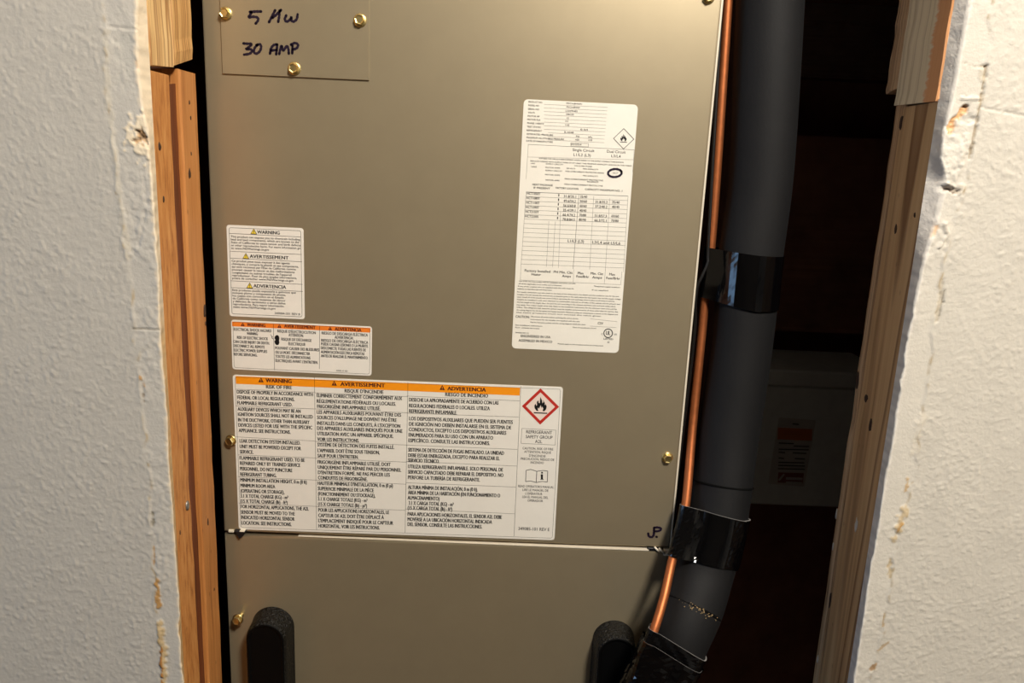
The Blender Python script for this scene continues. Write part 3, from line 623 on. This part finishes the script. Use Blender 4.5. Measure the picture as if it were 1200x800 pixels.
RU.build('rule_lines', M['ink'], st3)
# hazard diamond and manual pictogram
D1 = MB(); D2 = MB(); D3 = MB(); dc = Bz(657, 160)
for mb_, r, lf in ((D1, 21.2, 0.0001), (D2, 16.6, 0.0002)):
    S3.poly(mb_, [(dc[0], dc[1]-r), (dc[0]+r*1.03, dc[1]+0.4), (dc[0]-0.4, dc[1]+r), (dc[0]-r*1.03, dc[1]-0.4)], S3.T+lf)
D1.build('hazard_diamond', M['red'], st3); D2.build('hazard_diamond_field', M['pinkish'], st3)
flame(S3, D3, dc[0], dc[1]-0.5, 11, S3.T+0.0003); D3.build('flame_pictogram', M['ink'], st3); D3 = MB()
bk = [Bz(591,452), Bz(612,447), Bz(640,456), Bz(668,452), Bz(690,455), Bz(688,505), Bz(664,502), Bz(637,507), Bz(612,500), Bz(589,503)]
for a, b in zip(bk, bk[1:]+bk[:1]): S3.line(D3, *a, *b, 0.00055)
S3.line(D3, *bk[2], *bk[7], 0.00055)
S3.poly(D3, [Bz(658,470), Bz(668,470), Bz(668,490), Bz(673,494), Bz(655,494), Bz(659,490)]); S3.poly(D3, [Bz(660,459), Bz(668,459), Bz(668,466), Bz(660,466)])
D3.build('manual_pictogram', M['ink'], st3)

# --- chemical exposure warning
S1 = Sheet([(265.2, 263), (355.8, 267.6), (357, 373.8), (269.3, 370.5)], YP)
st1 = S1.body('chemical_warning_label', M['sticker'], ah, 0.0026, 'small white upright warning label with three yellow triangles')
A1 = lambda x, y: (262 + x/6.957, 260 + y/6.957)
L = MB(); RU = MB(); HL = MB(); TY = MB(); TK = MB()
for t, a, b, y in (('WARNING',275,458,80),('AVERTISSEMENT',215,530,278),('ADVERTENCIA',245,510,519)):
    HL = MB(); x0, yy = A1(a, y); S1.text(HL, t, x0, A1(b, 0)[0], yy, 27/6.957, 0.035); HL.build('heading_word', M['ink'], st1)
for cx, cy in ((247,77),(183,277),(214,518)):
    TK = MB(); TY = MB(); HL = MB(); x, y = A1(cx, cy); S1.poly(TK, [(x-3.9, y+3.0), (x+3.9, y+3.4), (x, y-3.7)], S1.T+0.0001); S1.poly(TY, [(x-3.0, y+2.4), (x+3.0, y+2.75), (x, y-2.6)], S1.T+0.0002)
    S1.poly(HL, [(x-.42, y-1.1), (x-.25, y+.9), (x+.25, y+.9), (x+.42, y-1.1)], S1.T+0.0003); S1.poly(HL, [(x-.35, y+1.3), (x-.35, y+2.0), (x+.35, y+2.0), (x+.35, y+1.3)], S1.T+0.0003)
    TK.build('triangle_outline', M['ink'], st1); TY.build('warning_triangle', M['yellow'], st1); HL.build('exclamation_mark', M['ink'], st1)
for t, a, b, y in (('This product can expose you to chemicals including',60,625,117),('lead and lead components, which are known to the',61,618,140),('State of California to cause cancer and birth defects',62,628,164),('or other reproductive harm. For more information go',63,628,188),('to www.P65Warnings.ca.gov',64,372,212),
 ('Ce produit peut vous exposer à des agents',68,540,315),('chimiques, y compris le plomb et ses composants,',68,612,339),("qui sont reconnus par l'État de Californie comme",69,590,362),('pouvant causer le cancer et des malformations',70,580,386),("congénitales ou autres troubles de l'appareil",70,555,410),('reproducteur. Pour de plus amples informations,',71,598,433),('prière de consulter www.P65Warnings.ca.gov',72,572,456),
 ('Este producto puede exponerle a químicos que',73,590,552),('incluyen plomo y compuestos de plomo,',74,508,575),('los cuales son conocidos en el Estado',75,492,598),('de California como causantes de cáncer',76,505,621),('y defectos de nacimiento u otros daños',77,505,644),('reproductivos. Para mayor información,',78,495,667),('visite www.P65Warnings.ca.gov',79,425,690),('349084-201 REV B',418,625,742)):
    x0, yy = A1(a, y); S1.text(L, t, x0, A1(b, 0)[0], yy, 16.5/6.957, 0.014)
L.build('lettering', M['ink'], st1)
S1.border(RU, 0.0023, 0.0018, 0.0003, S1.T+0.00012)
for a, b in (((48,92),(632,122)),((55,238),(638,264)),((56,294),(640,324)),((60,478),(645,508)),((62,533),(648,566))): S1.line(RU, *A1(*a), *A1(*b), 0.0003)
RU.build('rule_lines', M['ink'], st1)

# --- electric shock warning
A2 = lambda x, y: (268 + x/6.977, 370 + y/6.977)
S2 = Sheet([A2(14, 30), A2(1172, 88), A2(1168, 490), A2(36, 436)], YP)
st2 = S2.body('shock_warning_label', M['sticker'], ah, 0.0028, 'low white electric shock label with narrow orange heading band')
L = MB(); RU = MB(); HD = MB(); HL = MB(); HX = MB(); PG = MB()
S2.poly(HD, [A2(28,46), A2(1160,98), A2(1158,136), A2(30,84)], S2.T+0.00008); HD.build('heading_band', M['deep_orange'], st2)
for t, a, b, y, tx_ in (('WARNING',152,300,70,(116,68)),('AVERTISSEMENT',455,710,82,(416,82)),('ADVERTENCIA',870,1085,105,(830,102))):
    HL = MB(); TR = MB(); HX = MB(); x0, yy = A2(a, y); S2.text(HL, t, x0, A2(b, 0)[0], yy, 26/6.977, 0.045); cx, cy = A2(*tx_); S2.tri(TR, HX, cx, cy, 2.3)
    HL.build('heading_word', M['maroon'], st2); TR.build('warning_triangle', M['maroon'], st2); HX.build('exclamation_mark', M['deep_orange'], st2)
for t, a, b, y in (('ELECTRICAL SHOCK HAZARD',43,350,107),('WARNING:',150,240,142),('RISK OF ELECTRIC SHOCK',70,322,174),('CAN CAUSE INJURY OR DEATH.',40,335,208),('DISCONNECT ALL REMOTE',42,295,242),('ELECTRIC POWER SUPPLIES',42,315,277),('BEFORE SERVICING.',42,235,311),
 ("RISQUE D'ÉLECTROCUTION",400,712,122),('ATTENTION:',492,612,155),('RISQUE DE DÉCHARGE',432,678,188),('ÉLECTRIQUE',490,628,226),('POUVANT CAUSER DES BLESSURES',382,740,260),('OU LA MORT. DÉCONNECTER',383,665,295),('TOUTES LES ALIMENTATIONS',383,668,329),("ÉLECTRIQUES AVANT L'ENTRETIEN.",384,730,363),
 ('RIESGO DE DESCARGA ELÉCTRICA',762,1138,138),('ADVERTENCIA:',868,1020,173),('RIESGO DE DESCARGA ELÉCTRICA',758,1140,198),('PUEDE CAUSAR LESIONES O LA MUERTE.',757,1142,228),('DESCONECTE TODAS LAS FUENTES DE',755,1122,260),('ALIMENTACIÓN ELÉCTRICA REMOTAS',755,1110,292),('ANTES DE REALIZAR EL MANTENIMIENTO.',755,1140,324)):
    x0, yy = A2(a, y); S2.text(L, t, x0, A2(b, 0)[0], yy, 22.5/6.977, 0.024)
x0, yy = A2(880, 446); S2.text(L, '349083-101 REV', x0, A2(975, 0)[0], yy, 12/6.977, 0.0); L.build('lettering', M['ink'], st2)
S2.border(RU, 0.0017, 0.0022, 0.00025, S2.T+0.00012)
S2.line(RU, *A2(366,62), *A2(376,442), 0.0003); S2.line(RU, *A2(744,80), *A2(742,432), 0.0003); RU.build('rule_lines', M['ink'], st2)
S2.poly(PG, [A2(*p) for p in ((378,168),(390,157),(402,156),(412,166),(416,185),(412,200),(416,218),(408,236),(392,238),(380,226),(374,205),(384,196),(376,184))])
PG.build('hand_pictogram', M['ink'], st2); PG = MB()
S2.poly(PG, [A2(*p) for p in ((340,148),(362,172),(356,176),(374,196),(350,180),(356,175))]); PG.build('bolt_pictogram', M['ink'], st2)

# --- rating plate (slightly tilted)
S4 = Sheet([(614.8, 116.5), (749.2, 122.6), (723.3, 413.8), (598.6, 407.6)], YP)
_tl, _tr, _br, _bl = [P(x, y, YP) for x, y in ((614.8, 116.5), (749.2, 122.6), (723.3, 413.8), (598.6, 407.6))]
st4 = S4.body('rating_plate', M['plate'], ah, 0.004, 'tall white rating label with fine print tables and a circled value')
I4 = lambda x, y: (606 + x/7.792, 112 + y/7.792); J4 = lambda x, y: (600 + x/6.953, 205 + y/6.953); K4 = lambda x, y: (596 + x/7.271, 310 + y/7.271)
L = MB(); RU = MB(); LB = MB()
def rows(mp, sc, h, lst, mb=None, bold=0.014):
    for t, a, b, y in lst:
        x0, yy = mp(a, y); S4.text(mb or L, t, x0, mp(b, 0)[0], yy, h/sc, bold)
rows(I4, 7.792, 15, [('PRODUCT NO.',105,232,56),('MODEL NO.',103,203,88),('SERIAL NO.',100,205,121),('VOLTS',100,160,154),('MOTOR HP',97,205,186),('MOTOR FLA',93,212,217),('PHASE / HERTZ',93,245,250),('TEST STATIC',90,217,283),('REFRIGERANT',88,226,316),('ESTIMATED PRESSURE',90,327,350),('MAXIMUM ALLOWABLE PRESSURE',86,428,382),('DATE OF MANUFACTURE',84,325,412),
 ('MVC4-BMAM1',450,592,70),('MVC4-BM030',450,572,104),('L324M0482',442,552,138),('208/230',447,517,170),('1/2',452,472,205),('3.2',440,466,232),('1/60',440,477,267),('0.50',577,645,309),('R-454B',432,516,333),('PSI',538,568,372),('kPa',650,685,378),('450',530,566,402),('3103',650,685,406),('04/2024',490,586,443)], LB, 0.006)
rows(I4, 7.792, 24, [('Single Circuit',507,705,494),('Dual Circuit',820,990,508),('L1/L2 (L3)',515,672,538),('L3/L4',860,945,550)], LB, 0.0)
rows(I4, 7.792, 11, [('SUITABLE FOR USE AS A REPLACEMENT WHEN WIRED TO THE SUPPLY CONDUCTORS SHOWN',200,970,572),('REPLACE WIRING WITH SUPPLY WIRE OF AT LEAST THE MINIMUM AMPACITY SHOWN IN THIS TABLE',122,1045,596),('UNIT',125,165,618),('LESS',130,178,648),
 ('SUPPLY CIRCUIT',262,420,622),('MOTOR AMPS',258,392,655),('SUPPLY CIRCUIT',258,412,682),('MOTOR AMPS',256,390,720),('VOLTS PER PHASE',520,682,640),('240 VOLTS',450,530,663),('MIN AMPACITY',602,742,668),('MAX OVERCURRENT PROTECTIVE DEVICE',442,792,690),('MIN AMPACITY',600,738,730),('26.7',872,918,705)])
rows(J4, 6.953, 11, [('MAX OVERCURRENT PROTECTIVE',430,742,30),('MIN AMPACITY',612,705,54),('MOTOR AMPS',275,386,40),('MAX OVERCURRENT PROTECTIVE',428,740,74)])
rows(J4, 6.953, 15, [('HEAT PACKAGE',166,332,76),('IF PRESENT',176,310,103),('FACTORY LOCATION',357,540,104),('CAPACITY MAXIMUM NO. 1',595,898,115)], LB)
for i, (c_, n1, n2, n3, n4) in enumerate((('HCT1050T','31.8/35.1','35/40','',''),('HCT1080T','49.6/54.2','50/60','31.8/35.2','35/40'),('HCT1100T','56.6/60.8','60/60','37.2/40.2','40/45'),('HCT1090T','35.4/39.1','40/40','',''),('HCT2150T','66.4/74.2','70/80','51.8/57.3','60/60'),('HCT2200S','78.8/84.5','80/90','66.3/72.1','70/80'))):
    dx = -3*i; ly = 150 + 37*i; ry = 174 + 37.5*i
    rows(J4, 6.953, 19, [(c_, 122+dx, 230+dx, ly-1)], LB); rows(J4, 6.953, 19, [('1', 378+dx*.7, 385+dx*.7, ly+14)], LB)
    rows(J4, 6.953, 20, [(n1, 422+dx*.7, 522+dx*.7, ry-2), (n2, 556+dx*.7, 612+dx*.7, ry+1)] + ([(n3, 682+dx*.7, 780+dx*.7, ry+6), (n4, 818+dx*.7, 878+dx*.7, ry+9)] if n3 else []), LB)
rows(J4, 6.953, 22, [('L1/L2 (L3)',455,585,535),('L3/L4 and L5/L6',655,882,546)], LB)
rows(K4, 7.271, 20, [('Factory Installed',138,355,48),('Heater',195,275,80),('PH Min. Ckt',385,545,60),('Amps',455,530,95),('Max',590,640,70),('Fuse/Brkr',578,684,98),('Min. Ckt',700,805,73),('Amps',712,795,106),('Max',858,908,80),('Fuse/Brkr',832,950,112)], LB)
par = ['Use of this unit must comply with the installation instructions and with', 'all of the applicable local codes and ordinances.', 'If any of the original wire as supplied with the unit must be', 'replaced, use equivalent type and temperature.',
 'For supply connections use wire sized on the basis of the temperature rise shown and the conductor size for the unit', 'installed. Do not exceed the overcurrent protection given in the table above for the heater size and the supply voltage', 'used. Install all of the panels and covers before operating the unit and keep them in place at all times in service.', 'Suitable for installation with zero clearance to combustible material on all sides of the cabinet and the plenum and', 'the first length of the supply duct. Ground the unit according to the national electrical code and local codes which', 'may apply. Use copper supply wires only. Refer to the installation instructions for the minimum room area and the', 'airflow. The refrigerant leak detection system must be installed and powered at all times other than for service. See', 'the wiring diagram for the fan speed and heater interlock. Maximum outlet air temperature is shown on the diagram and', 'the static pressure must not exceed the value given.']
pw = [(90,568,138),(86,455,160),(82,555,182),(75,370,203),(75,940,230),(74,955,252),(73,905,273),(72,948,295),(71,910,317),(70,922,339),(69,932,361),(68,930,384),(66,792,404)]
rows(K4, 7.271, 10, [(t,)+w for t, w in zip(par, pw)] + [('*Required supply breakers',725,950,182),('if so applied',710,846,214),
 ('Disconnect all power before servicing the unit as shown',190,592,440),('Instructions for the installer are supplied with the unit',188,606,464),('See the literature packet and the wiring diagram inside the door',185,656,488),('See installation instructions',58,286,512),('for clearances',56,262,533),('349082 REV A',57,172,577),('Date of manufacture shown',548,745,532),('Patents apply to this product and to its components',420,806,672)])
rows(K4, 7.271, 20, [('CAUTION:',60,178,440),('ENGINEERED IN USA',105,356,605),('ASSEMBLED IN MEXICO',85,371,643),('CSV',760,805,497)], LB)
rows(K4, 7.271, 14, [('C',790,802,590),('US',898,920,592),('LISTED',810,890,630),('3Z',840,860,660)], LB)
rows(K4, 7.271, 34, [('UL',830,866,580)], LB, 0.02)
L.build('fine_print', M['grey_ink'], st4); LB.build('lettering', M['grey_ink'], st4)
cx, cy = K4(848, 583); ring = []
for r in (5.5, 4.5): ring += [S4.at(cx + r*math.cos(a), cy + r*math.sin(a), S4.T+0.0002) for a in np.linspace(0, 2*math.pi, 28, endpoint=False)]
MB().add(ring, [(i, (i+1) % 28, 28+(i+1) % 28, 28+i) for i in range(28)]).build('certification_ring', M['grey_ink'], st4)
for k in range(12):                                                  # thin form lines
    y = 72 + k*32.4
    if k < 11: S4.line(RU, *I4(300 - 2*k if k > 7 else 245, y+8), *I4(825-3*k, y+34), 0.00014)
for k in range(17):
    y = 138 + 37*k - 0.4*k; x = 115 - 2.5*k
    S4.line(RU, *J4(x, y), *J4(945-2*k, y+33), 0.00016 if k else 0.0003)
for xa, xb, y0, y1 in ((115,73,140,745),(395,378,300,755),(545,497,160,765),(665,632,175,770),(795,760,190,780),(945,908,170,790),(300,280,375,748),(352,330,378,750)): S4.line(RU, *J4(xa, y0), *J4(xb, y1), 0.00016 if xa != 545 else 0.00026)
S4.line(RU, *I4(100,445), *I4(1068,495), 0.0002); S4.line(RU, *I4(95,560), *I4(1060,585), 0.00014); S4.line(RU, *I4(102,445), *I4(82,760), 0.00016); S4.line(RU, *I4(1068,495), *I4(1055,700), 0.00016)
for a, b in (((490,430),(650,437)),((490,460),(650,468)),((650,437),(650,468)),((490,430),(490,460))): S4.line(RU, *I4(*a), *I4(*b), 0.0002)
for a, b in (((105,15),(100,130)),((555,40),(550,160)),((965,60),(955,170)),((100,130),(955,170)),((825,40),(815,165)),((695,460),(925,485)),((690,522),(920,535))): S4.line(RU, *K4(*a), *K4(*b), 0.00016)
RU.build('rule_lines', M['grey_ink'], st4)
D3 = MB(); dc = I4(973, 394)
for r0, r1 in ((12.3, 11.5),):
    o_ = [(0,-1),(1,0.03),(-0.02,1),(-1,-0.03)]
    pts = [S4.at(dc[0]+a*r0, dc[1]+b*r0, S4.T+0.0002) for a, b in o_] + [S4.at(dc[0]+a*r1, dc[1]+b*r1, S4.T+0.0002) for a, b in o_]
    D3.add(pts, [(i, (i+1) % 4, 4+(i+1) % 4, 4+i) for i in range(4)])
D3.build('hazard_diamond', M['ink'], st4); D3 = MB(); flame(S4, D3, dc[0]-0.3, dc[1]-0.2, 5.6, S4.T+0.0002); D3.build('flame_pictogram', M['ink'], st4)
mk = MB(); c_ = I4(893, 706)
stroke(mk, [(c_[0] + 8.0*math.cos(a) - 0.2*math.sin(a), c_[1] + 4.7*math.sin(a) - 0.3*math.cos(a)) for a in np.linspace(-0.4, 2*math.pi-0.2, 16)], 0.0019, YP - S4.T - 0.0003, 60)
mk.build('marker_ring', M['marker'], st4)

# --- felt-pen writing on the metal
mk = MB(); W5 = lambda x, y: (220 + x/5, y/5); YM = YP - 0.0018
for s_pts in ([(430,67),(400,67),(364,70)], [(374,72),(366,86),(358,101),(385,98),(410,104),(411,120),(398,138)],
              [(512,60),(494,95),(476,130)], [(547,58),(520,85),(496,104)], [(538,62),(536,95),(530,128)],
              [(577,90),(569,112),(578,126),(596,118),(608,100),(607,118),(620,126),(638,112),(644,84)],
              [(326,254),(350,256),(374,258),(358,276),(342,288),(366,288),(378,298),(362,314),(330,320)], [(408,262),(392,282),(388,304),(402,314),(422,300),(430,276),(424,260),(402,264)],
              [(482,314),(488,284),(504,264),(524,260)], [(524,260),(522,288),(518,318)], [(488,296),(522,292)], [(536,316),(542,290),(550,268),(560,296),(580,270),(590,288),(592,314)], [(612,312),(614,268)], [(604,262),(628,252),(646,262),(638,282),(614,290)]):
    if s_pts[0] == (326,254): mk.build('handwriting', M['marker'], cover); mk = MB()
    stroke(mk, [W5(*p) for p in s_pts], 0.0022, YM)
mk.build('handwriting', M['marker'], cover)
mk = MB(); WJ = lambda x, y: (740 + x/13.333, 600 + y/13.333)
for s_pts in ([(262,330),(272,372),(312,390),(345,360),(352,300),(354,242)], [(354,242),(405,236),(458,252),(450,282),(410,296),(362,298)], [(388,382),(396,386)]):
    stroke(mk, [WJ(*p) for p in s_pts], 0.0024, YP-0.0002)
mk.build('handwriting', M['marker'], up)
bpy.data.objects.remove(_fo, do_unlink=True); bpy.data.curves.remove(_fc)

# ------------------------------------------------------------------ refrigerant lines on the right of the unit
pipe_px = [(926,-420,.148),(908,-120,.147),(902,0,.147),(892,200,.146),(879,300,.145),(869,400,.144),(855,500,.138),(842,600,.120),(827,660,.106),(815,700,.090),(799,740,.075),(781,780,.070),(752,826,.072),(715,862,.080),(690,885,.092)]
copp_px = [(874,-420,.152),(860,-120,.152),(853,0,.152),(840,200,.152),(833,290,.151),(826.5,348,.150),(821.5,400,.148),(811.5,500,.136),(803,595,.106),(788,655,.087),(778,700,.066),(765,742,.048),(753,767,.046),(741,800,.047),(722,838,.056),(700,860,.080),(690,866,.112)]
Pp = spline([P(*q) for q in pipe_px], 160); Pk = spline([P(*q) for q in copp_px], 170)
ip = props(empty('insulated_pipe', (Pp[0][0], Pp[0][1], 0.8)), 'thick black foam-insulated suction pipe with tape bands beside the air handler', 'pipe')
rad = 0.0305 - 0.0015*np.linspace(0, 1, 160); PR = rad
mb = MB(); fr = frames(Pp); rings = []; nn = 36
for i, ((c, t, a, b), r) in enumerate(zip(fr, rad)):
    ring = []
    for k in range(nn):
        an = 2*math.pi*k/nn; w = r*(1 + 0.012*math.sin(3*an + i*0.13) + 0.010*math.sin(i*0.31))
        ring.append(c + w*(math.cos(an)*a + math.sin(an)*b))
    rings.append(ring)
mb.loft(rings, True); mb.build('foam_sleeve', M['foam'], ip)
ct = props(empty('copper_tube', (Pk[0][0], Pk[0][1], 0.8)), 'bare thin copper tube running down beside the black pipe', 'pipe')
tube(MB(), Pk, 0.0043, 16).build('tube', M['copper'], ct)
def py_of(p): return project(np.array(p).reshape(1, 3))[1][0]
PpY = project(Pp)[1]; PkY = project(Pk)[1]
def hull2(pts):
    pts = sorted(map(tuple, pts)); 
    def half(ps):
        h = []
        for p in ps:
            while len(h) > 1 and (h[-1][0]-h[-2][0])*(p[1]-h[-2][1]) - (h[-1][1]-h[-2][1])*(p[0]-h[-2][0]) <= 0: h.pop()
            h.append(p)
        return h[:-1]
    return half(pts) + half(pts[::-1])
def band(yp0, yp1, yk0, yk1, n, grow, seed, wr=0.0004, facet=40, coarse=40, valley=0.0):
    """tape wound round pipe and copper tube together: section = hull of both"""
    r_ = np.random.default_rng(seed); rings = []; ph = r_.random(8)*6.28
    for i in range(n+1):
        t = i/n; ip_ = np.interp(yp0 + (yp1-yp0)*t, PpY, np.arange(len(Pp))); ik = np.interp(yk0 + (yk1-yk0)*t, PkY, np.arange(len(Pk)))
        f0 = int(ip_); c = Pp[f0] + (Pp[min(f0+1, len(Pp)-1)]-Pp[f0])*(ip_-f0); k0 = int(ik); kc = Pk[k0] + (Pk[min(k0+1, len(Pk)-1)]-Pk[k0])*(ik-k0)
        _, tt, a, b = fr[f0]
        # shear the section so it passes through both centres
        cx = np.array([(kc-c).dot(a), (kc-c).dot(b)]); off = (kc-c).dot(tt); L2 = cx.dot(cx)
        R = PR[f0] + grow; k2 = 0.0043 + grow
        an = np.linspace(0, 2*math.pi, coarse, endpoint=False) + 0.2; an2 = np.linspace(0, 2*math.pi, 10, endpoint=False)
        h = np.array(hull2([(R*math.cos(x), R*math.sin(x)) for x in an] + [(cx[0] + k2*math.cos(x), cx[1] + k2*math.sin(x)) for x in an2]))
        tip = np.argmax(h @ cx); h = np.roll(h, -tip, axis=0); hc = np.vstack([h, h[:1]])
        cum = np.concatenate([[0], np.cumsum(np.linalg.norm(np.diff(hc, axis=0), axis=1))]); ring = []
        for k in range(facet):
            u = cum[-1]*k/facet; v2 = np.array([np.interp(u, cum, hc[:, 0]), np.interp(u, cum, hc[:, 1])]); d = v2/np.linalg.norm(v2); x = 2*math.pi*k/facet
            v2 = v2 + d*(wr*math.sin(5*x + ph[0] + 2.0*t) + wr*0.8*math.sin(11*x + ph[1] + 7*t) + r_.normal(0, wr*0.25))
            sv = v2.dot(cx)/L2; dip = valley*math.sin(math.pi*np.clip((sv-0.10)/0.80, 0, 1))*(1+0.35*math.sin(9*t+1))
            if v2[1] > 0 and dip > 0:
                v2 = v2 - np.array([0, dip])
                for cc_, rr_ in ((np.zeros(2), R), (cx, k2)):
                    e_ = v2 - cc_; ne = np.linalg.norm(e_)
                    if ne < rr_: v2 = cc_ + e_*(rr_/ne)
            ring.append(c + a*v2[0] + b*v2[1] + tt*off*np.clip(v2.dot(cx)/L2, -0.15, 1.0))
        rings.append(ring)
    return rings
def tape(yp0, yp1, yk0, yk1, seed, n=14, wr=0.0004, facet=40, grow=0.0014, edges=(True, True), coarse=40, valley=0.0):
    R_ = band(yp0, yp1, yk0, yk1, n, grow, seed, wr, facet, coarse, valley)
    o = MB().loft(R_, False, cap0=False, cap1=False).build('tape_band', M['tape'], ip)
    for r_, on in ((R_[0], edges[0]), (R_[-1], edges[1])):
        if not on: continue
        c = np.mean(r_, 0); pts = [c + (p-c)*1.004 for p in r_]; e = MB()
        rg = []
        k = len(pts)
        for i in range(k):
            p = pts[i]; d = (p-c)/np.linalg.norm(p-c); up_ = np.array([0, 0, 0.00013])
            rg.append([p-up_-d*0.0014, p-up_, p+up_, p+up_-d*0.0014])
        rg.append(rg[0]); e.loft(rg, False, cap0=False, cap1=False).build('tape_edge', M['tape_edge'], o)
    return o
tape(296, 358, 290, 348, 3, wr=0.0001, facet=64, edges=(False, False), coarse=22, grow=0.0018)
tape(600, 657, 592, 652, 4, n=20, wr=0.00045, facet=90, valley=0.0050, edges=(True, False))
tape(752, 764, 738, 752, 5, n=6, wr=0.0002, facet=64, edges=(True, True))
tape(764, 866, 752, 852, 6, n=30, wr=0.0011, facet=60, grow=0.0030, edges=(False, False))
# joint ring and dusty crease in the foam
def ring_at(y0, half, grow, name, mat, wob=0.0):
    rg = []
    for yy in (y0-half, y0, y0+half):
        i = int(np.interp(yy, PpY, np.arange(len(Pp)))); c, t, a, b = fr[i]; f_ = np.interp(yy, PpY, np.arange(len(Pp)))-i
        c = c + (Pp[min(i+1, len(Pp)-1)]-c)*f_; r = PR[i]*1.022 + (grow if yy == y0 else -0.0006)
        rg.append([c + r*(math.cos(2*math.pi*k/40)*a + math.sin(2*math.pi*k/40)*b) for k in range(40)])
    return MB().loft(rg, True, cap0=False, cap1=False).build(name, mat, ip)
ring_at(566, 1.2, 0.0001, 'foam_joint', M['foam_dark']); ring_at(712, 1.6, 0.0002, 'foam_joint', M['foam_dark'])
mb = MB(); r_ = np.random.default_rng(5)
i0 = int(np.interp(714, PpY, np.arange(len(Pp))))
for _ in range(60):                                                  # dust grains caught in the crease
    c, t, a, b = fr[i0]; an = r_.normal(-1.55, 0.33); v = c + t*r_.normal(0.0005, 0.0016) ; d = math.cos(an)*a + math.sin(an)*b
    if d[1] > 0: d = math.cos(-an)*a + math.sin(-an)*b
    v = v + d*(PR[i0]*1.022 + 0.0003); s = abs(r_.normal(0.0004, 0.00025)) + 0.0002
    mb.add([v+np.array(q)*s for q in ((1,0,0),(-1,0,0),(0,1,0),(0,-1,0),(0,0,1),(0,0,-1))], [(0,2,4),(2,1,4),(1,3,4),(3,0,4),(2,0,5),(1,2,5),(3,1,5),(0,3,5)])
props(mb.build('dust', M['dust'], ip), kind='stuff')
Pw = spline([P(*q) for q in ((862,-300,.135),(846,0,.135),(836,180,.134),(830,290,.130),(829.5,307,.129),(823,323,.128),(817.5,336,.128),(815,358,.128),(815,380,.129),(810,430,.131),(799,520,.134),(791,600,.138),(781,700,.146))], 90)
tube(MB(), Pw, 0.0014, 8).build('wire', M['wire'])
props(bpy.data.objects['wire'], 'thin black wire between the copper tube and the cabinet edge', 'wire'); bpy.data.objects['wire'].name = 'control_wire'

# ------------------------------------------------------------------ dark depth of the closet
struct('trim_5', MB().box(0.36, 0.68, 0.60, 0.638, 0.0, 0.965, 0.003), M['closet'], 'dark reddish board low behind the pipe')
struct('trim_6', board(0.395, 0.68, 0.60, 0.638, 1.22, 1.52, 21), M['closet'], 'dark reddish board above the grey box')
struct('trim_7', board(0.375, 0.68, 0.56, 0.60, 1.60, 1.70, 22), M['closet_stud'], 'dark horizontal blocking high behind the pipe')
struct('trim_8', board(0.340, 0.378, 0.60, 0.68, 0.0, 2.45, 23), M['closet_stud'], 'dark upright stud behind the pipe')
YB = 0.46
eb = props(empty('electrical_box', (0.45, 0.53, 0.985)), 'grey metal electrical box with an orange-striped label in the dark closet', 'electrical box')
bx0, bz1, bz0 = P(897, 433, YB)[0]-0.004, P(950, 435, YB)[2], P(930, 594, YB)[2]; bx1 = bx0 + 0.19
MB().box(bx0, bx1, YB+0.004, 0.60, bz0, bz1, 0.003).build('body', M['box_grey'], eb)
MB().box(bx0-0.001, bx1+0.001, YB, YB+0.006, bz0+0.002, bz1-0.024, 0.002).build('front_cover', M['box_grey'], eb)
MB().box(bx0-0.002, bx1+0.002, YB-0.004, YB+0.02, bz1-0.023, bz1+0.001, 0.003).build('hood', M['box_grey'], eb)
YS = YB - 0.0001
S5 = Sheet([(909, 488.5), (952.5, 492), (946, 570), (903.5, 567)], YS)
st5 = S5.body('enclosure_label', M['muted_label'], eb, 0.002, 'white label with orange stripe', 0.0004)
V5 = lambda x, y: (900 + x/8, 480 + y/8)
h5 = MB(); S5.poly(h5, [V5(92,165), V5(415,180), V5(408,290), V5(88,275)]); h5.build('heading_band', M['muted_orange'], st5)
l5 = MB()
for x0, x1, y in ((228,290,130),(100,240,310),(240,385,338),(98,380,368),(98,160,395),(230,360,402),(98,150,450),(250,345,455),(96,340,490),(95,345,520),(92,345,550)):
    S5.line(l5, *V5(x0, y), *V5(x1, y+6), 0.0016)
l5.build('lettering', M['ink'], st5)
r5 = MB(); S5.poly(r5, [V5(95,585), V5(335,592), V5(325,690), V5(90,680)]); r5.build('warning_panel', M['muted_red'], st5)
w5 = MB(); S5.line(w5, *V5(165,640), *V5(322,646), 0.004, S5.T+0.0004); S5.line(w5, *V5(100,660), *V5(150,600), 0.003, S5.T+0.0004); S5.line(w5, *V5(165,678), *V5(320,684), 0.003, S5.T+0.0004); w5.build('warning_print', M['muted_label'], st5)

for o in bpy.data.objects:                                           # print too fine to pick apart letter by letter or line by line
    if o.name.split('.')[0] in ('lettering', 'fine_print', 'rule_lines', 'handwriting', 'warning_print'): o['kind'] = 'stuff'
